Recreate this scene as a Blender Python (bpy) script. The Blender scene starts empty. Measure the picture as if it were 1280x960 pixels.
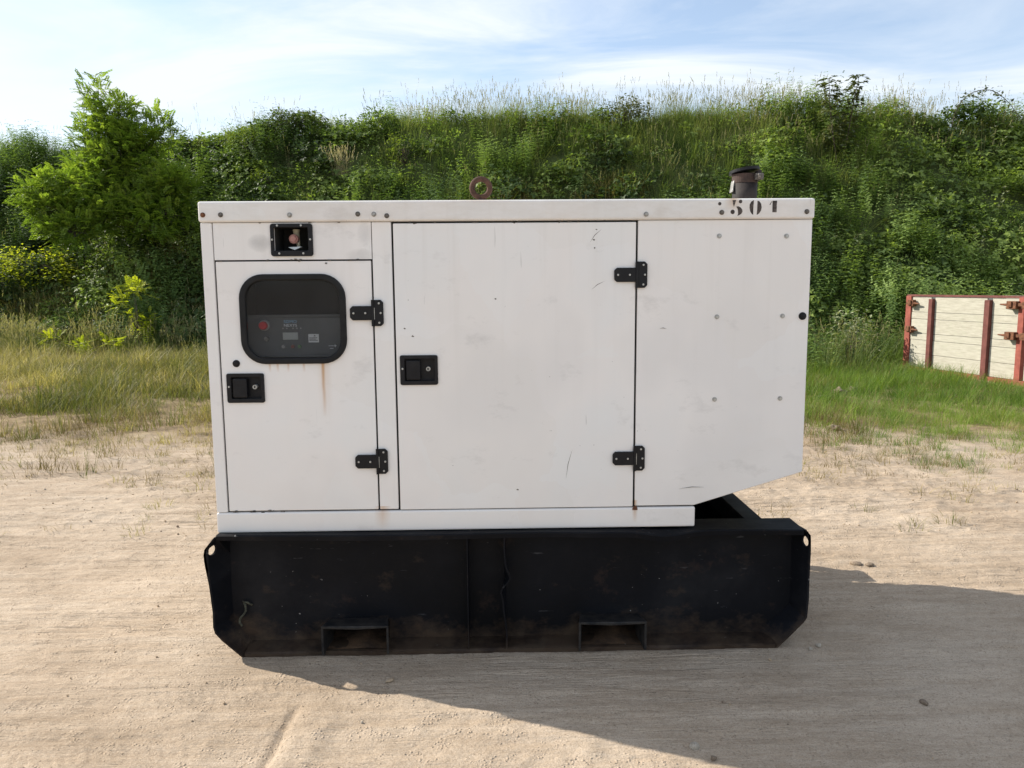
import bpy, bmesh, math, random
import numpy as np
from mathutils import Vector, Matrix
random.seed(7); rng = np.random.default_rng(7)
S = bpy.context.scene
COL = S.collection
R = math.radians

# ------------------------------------------------------------------ camera
cam_d = bpy.data.cameras.new("camera"); cam = bpy.data.objects.new("camera", cam_d); COL.objects.link(cam)
cam_d.sensor_fit = 'HORIZONTAL'; cam_d.sensor_width = 36.0; cam_d.lens = 961.0 / 1280.0 * 36.0
cam_d.clip_start = 0.05; cam_d.clip_end = 3000
p_, y_, r_ = 0.12741032, 0.01988373, -0.0078774
fw = Vector((math.sin(y_) * math.cos(p_), math.cos(y_) * math.cos(p_), -math.sin(p_)))
rt = Vector((math.cos(y_), -math.sin(y_), 0)); up = rt.cross(fw)
rt2 = rt * math.cos(r_) + up * math.sin(r_); up2 = -rt * math.sin(r_) + up * math.cos(r_)
cam.matrix_world = Matrix(((rt2.x, up2.x, -fw.x, -0.05886), (rt2.y, up2.y, -fw.y, -2.96),
                           (rt2.z, up2.z, -fw.z, 1.46), (0, 0, 0, 1)))
S.camera = cam

# ------------------------------------------------------------------ light
SUN_EL, SUN_AZ = R(35), R(-66)          # azimuth from +Y, clockwise positive: behind the machine, to the left
sd = Vector((math.sin(SUN_AZ) * math.cos(SUN_EL), math.cos(SUN_AZ) * math.cos(SUN_EL), math.sin(SUN_EL)))
sun_d = bpy.data.lights.new("sun", 'SUN'); sun = bpy.data.objects.new("sun", sun_d); COL.objects.link(sun)
sun_d.energy = 4.4; sun_d.angle = R(0.53); sun_d.color = (1.0, 0.93, 0.82)
sun.rotation_euler = (-sd).to_track_quat('-Z', 'Y').to_euler()
sun.location = sd * 60

W = bpy.data.worlds.new("World"); S.world = W; W.use_nodes = True
nt = W.node_tree; nt.nodes.clear()
def N(tree, typ, **kw):
    n = tree.nodes.new(typ)
    for k, v in kw.items():
        if k.startswith('i_'):
            n.inputs[k[2:].replace('_', ' ')].default_value = v
        else: setattr(n, k, v)
    return n
def math_(tree, op, a, b=None, clamp=False):
    n = tree.nodes.new('ShaderNodeMath'); n.operation = op; n.use_clamp = clamp
    for i, v in enumerate((a, b)):
        if v is None: continue
        if isinstance(v, (int, float)): n.inputs[i].default_value = v
        else: tree.links.new(v, n.inputs[i])
    return n.outputs[0]
def ramp(tree, fac, stops):
    n = tree.nodes.new('ShaderNodeValToRGB'); e = n.color_ramp.elements
    while len(e) < len(stops): e.new(0.5)
    for q, (pos, c) in zip(e, stops):
        q.position = pos; q.color = (c if len(c) == 4 else (*c, 1))
    tree.links.new(fac, n.inputs[0]); return n.outputs[0]
def mix(tree, fac, a, b, blend='MIX'):
    n = tree.nodes.new('ShaderNodeMix'); n.data_type = 'RGBA'; n.blend_type = blend
    for i, v in ((0, fac), (6, a), (7, b)):
        if isinstance(v, (int, float)): n.inputs[i].default_value = v
        elif isinstance(v, tuple): n.inputs[i].default_value = (*v, 1)
        else: tree.links.new(v, n.inputs[i])
    return n.outputs[2]
def noise(tree, vec, scale, detail=4, rough=.55, dist=0.0, out=0):
    n = tree.nodes.new('ShaderNodeTexNoise'); n.inputs['Scale'].default_value = scale
    n.inputs['Detail'].default_value = detail; n.inputs['Roughness'].default_value = rough
    n.inputs['Distortion'].default_value = dist
    if vec is not None: tree.links.new(vec, n.inputs['Vector'])
    return n.outputs[out]
def mapping(tree, vec, scale=(1, 1, 1), rot=(0, 0, 0), loc=(0, 0, 0)):
    n = tree.nodes.new('ShaderNodeMapping'); n.inputs['Scale'].default_value = scale
    n.inputs['Rotation'].default_value = rot; n.inputs['Location'].default_value = loc
    tree.links.new(vec, n.inputs['Vector']); return n.outputs[0]

sky = N(nt, 'ShaderNodeTexSky'); sky.sky_type = 'NISHITA'; sky.sun_disc = False
sky.sun_elevation = SUN_EL; sky.sun_rotation = SUN_AZ; sky.air_density = 1.0; sky.dust_density = 0.6; sky.ozone_density = 1.0
tc = N(nt, 'ShaderNodeTexCoord'); sx = N(nt, 'ShaderNodeSeparateXYZ'); nt.links.new(tc.outputs['Generated'], sx.inputs[0])
zz = math_(nt, 'ADD', math_(nt, 'MAXIMUM', sx.outputs[2], 0.0), 0.16)
cx = N(nt, 'ShaderNodeCombineXYZ')
nt.links.new(math_(nt, 'DIVIDE', sx.outputs[0], zz), cx.inputs[0]); nt.links.new(math_(nt, 'DIVIDE', sx.outputs[1], zz), cx.inputs[1])
c1 = noise(nt, mapping(nt, cx.outputs[0], (0.62, 1.3, 1), (0, 0, R(-22)), (3.1, 1.7, 0)), 1.5, 8, .60, .7)
c2 = noise(nt, mapping(nt, cx.outputs[0], (1, 1, 1), (0, 0, 0), (0.6, 4.2, 0)), .55, 3, .5)
cf = math_(nt, 'ADD', math_(nt, 'MULTIPLY', c1, .65), math_(nt, 'MULTIPLY', c2, .45))
cloud = ramp(nt, cf, [(.44, (.18, .18, .18)), (.53, (.46, .46, .46)), (.64, (.95, .95, .95))])
skyc = mix(nt, cloud, sky.outputs[0], (5.0, 5.3, 5.65))
bg = N(nt, 'ShaderNodeBackground'); bg.inputs[1].default_value = 0.112
nt.links.new(skyc, bg.inputs[0])
ow = N(nt, 'ShaderNodeOutputWorld'); nt.links.new(bg.outputs[0], ow.inputs[0])

S.view_settings.view_transform = 'Standard'; S.view_settings.look = 'None'
S.view_settings.exposure = 0.82; S.view_settings.gamma = 1.0
S.render.engine = 'CYCLES'; S.cycles.max_bounces = 8; S.cycles.transparent_max_bounces = 12

# ------------------------------------------------------------------ helpers
def vhash(ix, iy, seed):
    h = (ix.astype(np.int64) * 374761393 + iy.astype(np.int64) * 668265263 + seed * 974711) & 0xffffffff
    h = ((h ^ (h >> 13)) * 1274126177) & 0xffffffff
    return ((h ^ (h >> 16)) & 0xffff) / 65535.0
def vnoise(x, y, seed=0):
    x = np.asarray(x, float); y = np.asarray(y, float)
    ix = np.floor(x); iy = np.floor(y); fx = x - ix; fy = y - iy
    fx = fx * fx * (3 - 2 * fx); fy = fy * fy * (3 - 2 * fy)
    a = vhash(ix, iy, seed); b = vhash(ix + 1, iy, seed); c = vhash(ix, iy + 1, seed); d = vhash(ix + 1, iy + 1, seed)
    return (a * (1 - fx) + b * fx) * (1 - fy) + (c * (1 - fx) + d * fx) * fy      # 0..1
def fbm(x, y, seed=0, o=4):
    s = 0; a = .5
    for k in range(o):
        s = s + a * vnoise(x * 2 ** k, y * 2 ** k, seed + k); a *= .5
    return s / (1 - .5 ** o)

def mat(name, base=(.5, .5, .5), rough=.6, metal=0.0, spec=.5):
    m = bpy.data.materials.new(name); m.use_nodes = True
    b = m.node_tree.nodes['Principled BSDF']
    b.inputs['Base Color'].default_value = (*base, 1); b.inputs['Roughness'].default_value = rough
    b.inputs['Metallic'].default_value = metal; b.inputs['Specular IOR Level'].default_value = spec
    return m, m.node_tree, b
def bump(tree, bsdf, h, strength=.3, dist=.01):
    n = tree.nodes.new('ShaderNodeBump'); n.inputs['Strength'].default_value = strength; n.inputs['Distance'].default_value = dist
    tree.links.new(h, n.inputs['Height']); tree.links.new(n.outputs[0], bsdf.inputs['Normal'])
def objco(tree): return tree.nodes.new('ShaderNodeTexCoord').outputs['Object']
def poswo(tree): return tree.nodes.new('ShaderNodeNewGeometry').outputs['Position']

class MB:
    """collects shapes for ONE mesh"""
    def __init__(s): s.v = []; s.f = []; s.mi = []
    def add(s, vs, fs, mi=0):
        o = len(s.v); s.v += [tuple(p) for p in vs]; s.f += [tuple(i + o for i in f) for f in fs]; s.mi += [mi] * len(fs); return s
    def box(s, x0, x1, y0, y1, z0, z1, mi=0):
        return s.add([(x0, y0, z0), (x1, y0, z0), (x1, y1, z0), (x0, y1, z0), (x0, y0, z1), (x1, y0, z1), (x1, y1, z1), (x0, y1, z1)],
                     [(0, 3, 2, 1), (4, 5, 6, 7), (0, 1, 5, 4), (1, 2, 6, 5), (2, 3, 7, 6), (3, 0, 4, 7)], mi)
    def prism(s, poly, y0, y1, mi=0):       # polygon of (x,z), counter-clockwise seen from the front (-y)
        n = len(poly)
        vs = [(x, y0, z) for x, z in poly] + [(x, y1, z) for x, z in poly]
        fs = [tuple(range(n)), tuple(range(2 * n - 1, n - 1, -1))]
        fs += [(i, n + i, n + (i + 1) % n, (i + 1) % n) for i in range(n)]
        return s.add(vs, fs, mi)
    def cyl(s, p0, p1, r0, r1=None, n=16, mi=0, cap=True):
        r1 = r0 if r1 is None else r1
        return s.tube([p0, p1], [r0, r1], n, mi, cap)
    def tube(s, pts, rad, n=8, mi=0, cap=True):
        pts = [Vector(p) for p in pts]; vs = []; fs = []
        if isinstance(rad, (int, float)): rad = [rad] * len(pts)
        ref = None
        for i, p in enumerate(pts):
            t = (pts[min(i + 1, len(pts) - 1)] - pts[max(i - 1, 0)]).normalized()
            if ref is None: ref = t.orthogonal().normalized()
            ref = (ref - t * ref.dot(t))
            ref = ref.normalized() if ref.length > 1e-6 else t.orthogonal().normalized()
            b = t.cross(ref)
            for k in range(n):
                a = 2 * math.pi * k / n
                vs.append(p + (ref * math.cos(a) + b * math.sin(a)) * rad[i])
        for i in range(len(pts) - 1):
            for k in range(n):
                k2 = (k + 1) % n
                fs.append((i * n + k, i * n + k2, (i + 1) * n + k2, (i + 1) * n + k))
        if cap:
            fs.append(tuple(range(n - 1, -1, -1))); m = (len(pts) - 1) * n; fs.append(tuple(m + k for k in range(n)))
        return s.add(vs, fs, mi)
    def build(s, name, mats, parent=None, bevel=0, smooth=False, seg=2):
        me = bpy.data.meshes.new(name); me.from_pydata(s.v, [], s.f)
        for m in (mats if isinstance(mats, (list, tuple)) else [mats]): me.materials.append(m)
        me.polygons.foreach_set('material_index', s.mi); me.update()
        bm = bmesh.new(); bm.from_mesh(me); bmesh.ops.recalc_face_normals(bm, faces=bm.faces); bm.to_mesh(me); bm.free()
        if smooth: me.polygons.foreach_set('use_smooth', [True] * len(me.polygons))
        return link(name, me, parent, bevel, seg)
def link(name, me, parent=None, bevel=0, seg=2):
    o = bpy.data.objects.new(name, me); COL.objects.link(o)
    if parent: o.parent = parent
    if bevel:
        m = o.modifiers.new('bevel', 'BEVEL'); m.width = bevel; m.segments = seg; m.limit_method = 'ANGLE'; m.angle_limit = R(35)
    return o
def plate(name, outer, holes, y0, y1, m, parent=None, bevel=0, fn=None, smooth=False):
    """sheet in the xz plane with holes, thickness y0..y1"""
    bm = bmesh.new(); edges = []
    for loop in [outer] + holes:
        vs = [bm.verts.new((x, y0, z)) for x, z in loop]
        edges += [bm.edges.new((vs[i], vs[(i + 1) % len(vs)])) for i in range(len(vs))]
    bmesh.ops.triangle_fill(bm, use_beauty=True, use_dissolve=False, edges=edges)
    r = bmesh.ops.extrude_face_region(bm, geom=list(bm.faces))
    for e in r['geom']:
        if isinstance(e, bmesh.types.BMVert): e.co.y = y1
    bmesh.ops.dissolve_limit(bm, angle_limit=R(1), verts=bm.verts, edges=bm.edges)
    bmesh.ops.recalc_face_normals(bm, faces=bm.faces)
    if fn:
        for v in bm.verts: v.co = fn(v.co)
    me = bpy.data.meshes.new(name); bm.to_mesh(me); bm.free(); me.materials.append(m)
    return link(name, me, parent, bevel)
def rrect(x0, x1, z0, z1, r, n=8):
    out = []
    for cx_, cz_, a0 in ((x1 - r, z0 + r, -90), (x1 - r, z1 - r, 0), (x0 + r, z1 - r, 90), (x0 + r, z0 + r, 180)):
        for k in range(n + 1):
            a = R(a0 + 90 * k / n); out.append((cx_ + r * math.cos(a), cz_ + r * math.sin(a)))
    return out
def circ(x, z, rx, rz=None, n=20):
    rz = rx if rz is None else rz
    return [(x + rx * math.cos(2 * math.pi * k / n), z + rz * math.sin(2 * math.pi * k / n)) for k in range(n)]
def empty(name, loc=(0, 0, 0), rz=0):
    o = bpy.data.objects.new(name, None); COL.objects.link(o); o.location = loc; o.rotation_euler = (0, 0, rz)
    o.empty_display_size = .2; return o
def tag(o, label=None, cat=None, group=None, kind=None):
    if label: o['label'] = label
    if cat: o['category'] = cat
    if group: o['group'] = group
    if kind: o['kind'] = kind
    return o
def copy_part(src, parent, loc=None, rot=None):
    o = src.copy(); COL.objects.link(o); o.parent = parent
    if loc is not None: o.location = loc
    if rot is not None: o.rotation_euler = rot
    return o

# ------------------------------------------------------------------ ground
def near_gen(x, y): return np.exp(-np.maximum(0, np.maximum(np.abs(x) - 1.25, np.abs(y - .5) - .6)) ** 2 / .02)
def ground_z(x, y, fine=True):
    x = np.asarray(x, float); y = np.asarray(y, float)
    far = np.clip((np.hypot(x, y) - 30) / 60, 0, 1)
    h = .10 * (fbm(x * .25, y * .3, 11) - .5) * np.clip((y - 1) / 4, 0, 1)
    wob = (fbm(x * .35, y * .9, 5, 3) - .5) * .8
    yy = y + wob * .35 - .02 * x
    for y0, d, w in ((1.75, .018, .07), (2.35, .016, .09), (3.05, .02, .10), (2.0, -.016, .06), (3.6, -.02, .12), (-.35, .006, .05)):
        h = h - d * np.exp(-((yy - y0) / w) ** 2) * (.4 + vnoise(x * .8, y0 * 9 + 0 * x, 3))
    if fine:
        h = h + .016 * (fbm(x * .7, yy * 5.0, 21, 4) - .5)
        h = h + .011 * (fbm(x * 1.6, yy * 24, 31, 3) - .5) * (.35 + vnoise(x * 1.1, y * 1.3, 8)) + .010 * (fbm(x * 1.3, (y + .10 * x + .05 * x * x) * 55, 33, 3) - .5) * np.clip(3 * (vnoise(x * 1.7 + 4, y * 4, 34) - .35), 0, 1)
        n = fbm(x * 9, y * 12, 41, 4)
        h = h + .010 * (n - .5) + .010 * np.clip(n - .58, 0, 1) * 3 * np.clip((y - .8) / 2, .25, 1)
        h = h + .007 * (fbm(x * 30, y * 40, 51, 3) - .5) + .004 * np.clip(vnoise(x * 60, y * 70, 52) - .72, 0, 1) * 3 * (vnoise(x * 2, y * 2.5, 53) > .45)
        cr = np.clip((y - .7) / 1.5, 0, 1) * np.clip(.2 + 2.4 * (vnoise(x * .9, y * 1.5, 71) - .35), 0, 1)
        h = h + cr * .034 * np.clip(fbm(x * 7 + 3, y * 13, 81, 4) - .46, -.06, .3)
        h = h + .006 * (fbm(x * 16, y * 30, 91, 2) - .5) * (.3 + cr)
        rough = np.clip((y - 2.6) / 2.0, 0, 1)
        h = h + rough * .05 * (fbm(x * 2.2, y * 3.0, 61, 4) - .5)
        # broad wheel tracks: parallel grooves that sweep across the yard
        for y0, c1_, c2_, x0_, x1_ in ((-.60, .05, .030, -9, 9), (-.24, .09, .045, -9, -.2), (1.30, .02, .015, -9, 9), (1.85, .04, .02, -9, 9), (2.6, -.03, .02, -9, 9), (.35, .10, .03, -9, -1.3), (.62, -.06, .03, 1.3, 9)):
            v = y - (y0 + c1_ * x + c2_ * x * x) - .02 * (vnoise(x * 1.3, y0 * 7 + 0 * x, 97) - .5)
            m = np.exp(-(v / .115) ** 6) * np.clip(3.2 * (vnoise(x * .7 + y0 * 5, y * .5, 98) - .28), 0, 1) * (x > x0_) * (x < x1_)
            h = h + m * (.0035 * np.sin(v * 2 * math.pi / .046) - .004) + np.exp(-((np.abs(v) - .135) / .02) ** 2) * .004 * np.clip(3.2 * (vnoise(x * .7 + y0 * 5, y * .5, 98) - .28), 0, 1) * (x > x0_) * (x < x1_)
        # tyre tread bars pressed into the sand, left foreground, and a crease by the middle
        for (cx_, cy_, ang, ln) in ((-1.45, -.70, .12, .9), (-.9, -.28, .18, .8)):
            c_, s_ = math.cos(ang), math.sin(ang); u = (x - cx_) * c_ + (y - cy_) * s_; v = -(x - cx_) * s_ + (y - cy_) * c_
            m = np.exp(-(np.maximum(0, np.abs(u) - ln / 2) / .06) ** 2) * np.exp(-(v / .045) ** 4)
            h = h + m * .0028 * np.sin(u * 170 + v * 60)
        u = x + .775 + (y + .5) * -.045
        m = np.exp(-(np.maximum(0, np.abs(y + .66) - .20) / .05) ** 2)
        h = h - m * .013 * np.exp(-(u / .012) ** 2) + m * .008 * np.exp(-((u - .09) / .07) ** 4)
    else: pass
    bk = np.exp(-((y + .075) / .035) ** 2) * (np.abs(x) < 1.3) * .022 * np.clip(fbm(x * 5, y * 8, 95, 3) - .38, 0, 1)
    ng = near_gen(x, y)
    h = h * (1 - ng) + ng * np.minimum(h * .35, .004) + bk
    return h * (1 - far) - .01 * far

def axis(lo, hi, step, grow, end):
    c = list(np.arange(lo, hi, step)); s = step; a = c[-1]
    while a < end: s *= grow; a += s; c.append(a)
    s = step; a = c[0]; pre = []
    while a > -end: s *= grow; a -= s; pre.append(a)
    return np.array(pre[::-1] + c)
gx = axis(-2.9, 3.3, .013, 1.05, 900); gy = axis(-1.1, 2.3, .012, 1.02, 900)
X, Y = np.meshgrid(gx, gy); Z = ground_z(X, Y)
nx, ny = len(gx), len(gy)
idx = np.arange(nx * ny).reshape(ny, nx)
quads = np.stack([idx[:-1, :-1], idx[:-1, 1:], idx[1:, 1:], idx[1:, :-1]], -1).reshape(-1, 4)
def np_mesh(name, verts, faces, material, smooth=True):
    verts = np.asarray(verts, np.float32); faces = np.asarray(faces, np.int32); k = faces.shape[1]
    me = bpy.data.meshes.new(name)
    me.vertices.add(len(verts)); me.vertices.foreach_set('co', verts.ravel())
    me.loops.add(faces.size); me.loops.foreach_set('vertex_index', faces.ravel())
    me.polygons.add(len(faces)); me.polygons.foreach_set('loop_start', np.arange(0, faces.size, k, dtype=np.int32))
    me.polygons.foreach_set('loop_total', np.full(len(faces), k, np.int32))
    if smooth: me.polygons.foreach_set('use_smooth', np.ones(len(faces), bool))
    me.update(calc_edges=True); me.validate()
    if material: me.materials.append(material)
    return me
def mat_ground():
    m, t, b = mat('sandy_soil', rough=.95, spec=.15); P = poswo(t)
    a = noise(t, P, .9, 6, .6); st = noise(t, mapping(t, P, (1.0, 9, 1), (0, 0, R(-2))), 1.6, 5, .6)
    f = noise(t, P, 45, 4, .65)
    v = math_(t, 'ADD', math_(t, 'ADD', math_(t, 'MULTIPLY', a, .45), math_(t, 'MULTIPLY', st, .35)), math_(t, 'MULTIPLY', f, .2))
    sand = ramp(t, v, [(.37, (.305, .232, .162)), (.48, (.400, .314, .230)), (.59, (.485, .396, .304))])
    g2 = noise(t, P, 130, 2, .5)
    sand = mix(t, ramp(t, g2, [(.30, (.75, .75, .75)), (.40, (0, 0, 0))]), sand, (.25, .19, .135))
    g3 = noise(t, P, 210, 3, .6)
    sand = mix(t, ramp(t, g3, [(.40, (.30, .30, .30)), (.50, (0, 0, 0)), (.60, (.0, .0, .0))]), sand, (.20, .155, .115))
    sand = mix(t, ramp(t, g3, [(.58, (0, 0, 0)), (.68, (.4, .4, .4))]), sand, (.56, .49, .41))
    # darker humus and dry thatch where the grass grows
    sp = t.nodes.new('ShaderNodeSeparateXYZ'); t.links.new(P, sp.inputs[0])
    wv = math_(t, 'ADD', sp.outputs[1], math_(t, 'MULTIPLY', math_(t, 'SUBTRACT', noise(t, P, .7, 4, .6), .5), 3.4))
    gm = math_(t, 'MULTIPLY', math_(t, 'SUBTRACT', wv, 3.7), .7, True)
    soil = ramp(t, noise(t, P, 3.5, 5, .65), [(.35, (.12, .085, .05)), (.52, (.24, .175, .10)), (.66, (.33, .26, .15))])
    t.links.new(mix(t, gm, sand, soil), b.inputs['Base Color'])
    h = math_(t, 'ADD', math_(t, 'MULTIPLY', noise(t, P, 60, 5, .7), .6), math_(t, 'MULTIPLY', noise(t, mapping(t, P, (6, 40, 6)), 1, 4, .6), .6))
    # thin ridges dragged along by wheels, crossing each other at small angles
    rid = None
    for sc_, rz, th_ in (((1.3, 30, 1.3), R(-3), 3.0), ((2.2, 52, 2.2), R(5), 3.0), ((.8, 20, .8), R(-9), 4.0)):
        q = noise(t, mapping(t, P, sc_, (0, 0, rz), (sc_[0], sc_[1], 0)), 1.0, 3, .55, .3)
        r1 = math_(t, 'POWER', math_(t, 'SUBTRACT', 1.0, math_(t, 'ABSOLUTE', math_(t, 'MULTIPLY', math_(t, 'SUBTRACT', q, .5), 5.0)), True), th_)
        rid = r1 if rid is None else math_(t, 'ADD', rid, r1)
    gate = ramp(t, noise(t, P, 2.1, 3, .6), [(.40, (.15, .15, .15)), (.58, (1, 1, 1))])
    peb = t.nodes.new('ShaderNodeTexVoronoi'); peb.inputs['Scale'].default_value = 75; t.links.new(P, peb.inputs['Vector'])
    pb = math_(t, 'MULTIPLY', math_(t, 'SUBTRACT', .42, peb.outputs['Distance'], True), math_(t, 'GREATER_THAN', noise(t, P, 11, 4, .7), .54))
    h = math_(t, 'SUBTRACT', math_(t, 'ADD', math_(t, 'MULTIPLY', noise(t, P, 75, 5, .75), .55), math_(t, 'MULTIPLY', pb, 1.3)), math_(t, 'MULTIPLY', math_(t, 'MULTIPLY', rid, gate), .20))
    h = math_(t, 'ADD', h, math_(t, 'MULTIPLY', noise(t, mapping(t, P, (7, 22, 7)), 1, 4, .6), .7))
    bump(t, b, h, .85, .013)
    return m
ground = link('ground', np_mesh('ground', np.stack([X, Y, Z], -1).reshape(-1, 3), quads, mat_ground()))
tag(ground, 'pale sandy ground with faint tyre tracks running left to right', None, None, 'structure')

# ------------------------------------------------------------------ embankment
def crestY(x): return 18.4 - .12 * np.clip(x, -30, 30)
CX = [-40, -22, -14, -9, -6, -4, 0, 2, 6, 12, 20, 40]; CZ = [3.6, 4.4, 4.9, 5.2, 5.6, 5.68, 5.75, 5.70, 5.55, 5.25, 5.0, 4.3]
def bank_z(x, y):
    x = np.asarray(x, float); y = np.asarray(y, float)
    t = (y - (crestY(x) - 5.3)) / 5.3
    H = np.interp(x, CX, CZ)
    up_ = np.clip(t, 0, 1); prof = up_ * .8 + .2 * up_ * up_ * (3 - 2 * up_)
    back = np.clip((t - 1.9) / 2.2, 0, 1); back = back * back * (3 - 2 * back)
    bumps = (fbm(x * .55, y * .7, 77, 3) - .5) * .55 * np.clip(t * 4, 0, 1) * np.clip((2 - t), 0, 1)
    return np.where(t > 0, H * prof * (1 - back) + bumps, -.15)
bx = np.linspace(-60, 60, 241); bt = np.linspace(-.06, 4.3, 80)
BX, BT = np.meshgrid(bx, bt); BY = crestY(BX) - 5.3 + BT * 5.3; BZ = bank_z(BX, BY)
bi = np.arange(BX.size).reshape(BX.shape)
bq = np.stack([bi[:-1, :-1], bi[:-1, 1:], bi[1:, 1:], bi[1:, :-1]], -1).reshape(-1, 4)
mb_, t_, b_ = mat('bank_soil', rough=1, spec=.1)
t_.links.new(ramp(t_, noise(t_, poswo(t_), 2.5, 5, .6), [(.35, (.05, .07, .025)), (.6, (.09, .11, .04))]), b_.inputs['Base Color'])
bank = link('embankment', np_mesh('embankment', np.stack([BX, BY, BZ], -1).reshape(-1, 3), bq, mb_))
tag(bank, 'long earth embankment overgrown with brambles and tall grass', None, None, 'structure')

# ------------------------------------------------------------------ paints and metals
def mat_white():
    m, t, b = mat('white_paint', rough=.42, spec=.4); P = objco(t)
    big = noise(t, mapping(t, P, (1, 1, .8)), 1.7, 3, .5)
    base = ramp(t, big, [(.38, (.79, .765, .745)), (.5, (.845, .815, .79)), (.62, (.815, .81, .80))])
    # repainted patches with fairly sharp limits
    vo = t.nodes.new('ShaderNodeTexVoronoi'); vo.inputs['Scale'].default_value = 2.6; vo.inputs['Randomness'].default_value = 1
    vadd = t.nodes.new('ShaderNodeVectorMath'); vadd.operation = 'MULTIPLY_ADD'
    t.links.new(noise(t, P, 5, 3, .6, out=1), vadd.inputs[0]); vadd.inputs[1].default_value = (.22, 0, .22); t.links.new(mapping(t, P, (1, 1, 1.15), (0, R(35), 0), (.3, 0, .1)), vadd.inputs[2])
    t.links.new(vadd.outputs[0], vo.inputs['Vector'])
    sep = t.nodes.new('ShaderNodeSeparateXYZ'); t.links.new(vo.outputs['Color'], sep.inputs[0])
    base = mix(t, math_(t, 'MULTIPLY', ramp(t, sep.outputs[0], [(.60, (0, 0, 0)), (.68, (1, 1, 1))]), .22), base, (.83, .84, .83))
    base = mix(t, math_(t, 'MULTIPLY', ramp(t, sep.outputs[1], [(.70, (0, 0, 0)), (.78, (1, 1, 1))]), .22), base, (.78, .75, .71))
    sp = t.nodes.new('ShaderNodeSeparateXYZ'); t.links.new(P, sp.inputs[0]); x, z = sp.outputs[0], sp.outputs[2]
    # grime smudges
    sm = ramp(t, noise(t, mapping(t, P, (1, 1, 1.6), (0, R(20), 0)), 4.5, 6, .68), [(.58, (0, 0, 0)), (.74, (.34, .34, .34))])
    base = mix(t, sm, base, (.42, .40, .38))
    def blot(cx_, cz_, rx, rz, k, col, base):
        d = math_(t, 'ADD', math_(t, 'POWER', math_(t, 'DIVIDE', math_(t, 'SUBTRACT', x, cx_), rx), 2.0),
                  math_(t, 'POWER', math_(t, 'DIVIDE', math_(t, 'SUBTRACT', z, cz_), rz), 2.0))
        d = math_(t, 'ADD', d, math_(t, 'MULTIPLY', math_(t, 'SUBTRACT', noise(t, P, 22, 4, .6), .5), 1.1))
        f = ramp(t, d, [(.0, (k, k, k)), (1.0, (0, 0, 0))])
        return mix(t, f, base, col)
    base = blot(-.945, 1.625, .05, .035, .55, (.40, .39, .38), base)
    base = blot(-.57, 1.575, .06, .03, .35, (.42, .41, .40), base)
    base = blot(-.55, 1.66, .03, .05, .3, (.42, .41, .40), base)
    # rust runs below the window
    def run(cx_, w, z0, z1, k, base):
        wob = math_(t, 'MULTIPLY', math_(t, 'SUBTRACT', noise(t, P, 9, 2, .5), .5), .008)
        dx = math_(t, 'ABSOLUTE', math_(t, 'SUBTRACT', math_(t, 'ADD', x, wob), cx_))
        fx = math_(t, 'SUBTRACT', 1.0, math_(t, 'DIVIDE', dx, w), True)
        fz = math_(t, 'DIVIDE', math_(t, 'SUBTRACT', z, z0), z1 - z0, True)
        cut = math_(t, 'LESS_THAN', z, z1)
        f = math_(t, 'MULTIPLY', math_(t, 'MULTIPLY', fx, math_(t, 'POWER', fz, .8)), math_(t, 'MULTIPLY', cut, k), True)
        return mix(t, f, base, (.50, .25, .07))
    base = run(-.727, .009, .96, 1.172, .95, base)
    base = run(-.722, .03, .95, 1.172, .28, base)
    for cx_ in (-.93, -.86, -.80, -.90): base = run(cx_, .007, 1.135, 1.172, .6, base)
    base = run(-.515, .035, .50, .60, .55, base)
    base = run(.484, .012, .52, .61, .9, base)
    base = run(.84, .035, 1.735, 1.79, .9, base); base = run(-.12, .12, 1.768, 1.79, .6, base)
    capf = math_(t, 'MULTIPLY', math_(t, 'GREATER_THAN', z, 1.7025), ramp(t, noise(t, mapping(t, P, (3, 3, 9)), 2.2, 6, .7), [(.3, (.05, .05, .05)), (.7, (.42, .42, .42))]))
    base = mix(t, capf, base, (.60, .54, .46))
    # faint rain streaks below the cap
    rs_ = ramp(t, noise(t, mapping(t, P, (26, 26, 1.1)), 1.0, 4, .6), [(.52, (0, 0, 0)), (.70, (.10, .10, .10))])
    base = mix(t, math_(t, 'MULTIPLY', rs_, math_(t, 'DIVIDE', math_(t, 'SUBTRACT', z, .7), 1.0, True)), base, (.52, .48, .42))
    # fine chips
    chip = ramp(t, noise(t, P, 70, 2, .5), [(.755, (0, 0, 0)), (.775, (1, 1, 1))])
    chip = math_(t, 'MULTIPLY', chip, ramp(t, noise(t, P, 3, 2, .5), [(.5, (0, 0, 0)), (.62, (1, 1, 1))]))
    base = mix(t, chip, base, (.10, .085, .075))
    # hair scratches
    sc = noise(t, mapping(t, P, (38, 38, 3.0), (0, R(28), 0)), 1.6, 2, .5)
    scf = math_(t, 'MULTIPLY', ramp(t, sc, [(.725, (0, 0, 0)), (.74, (.5, .5, .5))]), ramp(t, noise(t, P, 2.3, 2, .5), [(.5, (0, 0, 0)), (.6, (1, 1, 1))]))
    base = mix(t, scf, base, (.45, .44, .42))
    # dust thrown up towards the foot
    du = math_(t, 'MULTIPLY', math_(t, 'DIVIDE', math_(t, 'SUBTRACT', .95, z), .5, True), math_(t, 'MULTIPLY', noise(t, P, 6, 5, .7), .22))
    base = mix(t, du, base, (.55, .47, .37))
    t.links.new(base, b.inputs['Base Color'])
    rr = t.nodes.new('ShaderNodeMapRange'); t.links.new(noise(t, P, 5, 4, .6), rr.inputs[0]); rr.inputs[3].default_value = .34; rr.inputs[4].default_value = .6
    t.links.new(rr.outputs[0], b.inputs['Roughness'])
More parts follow.
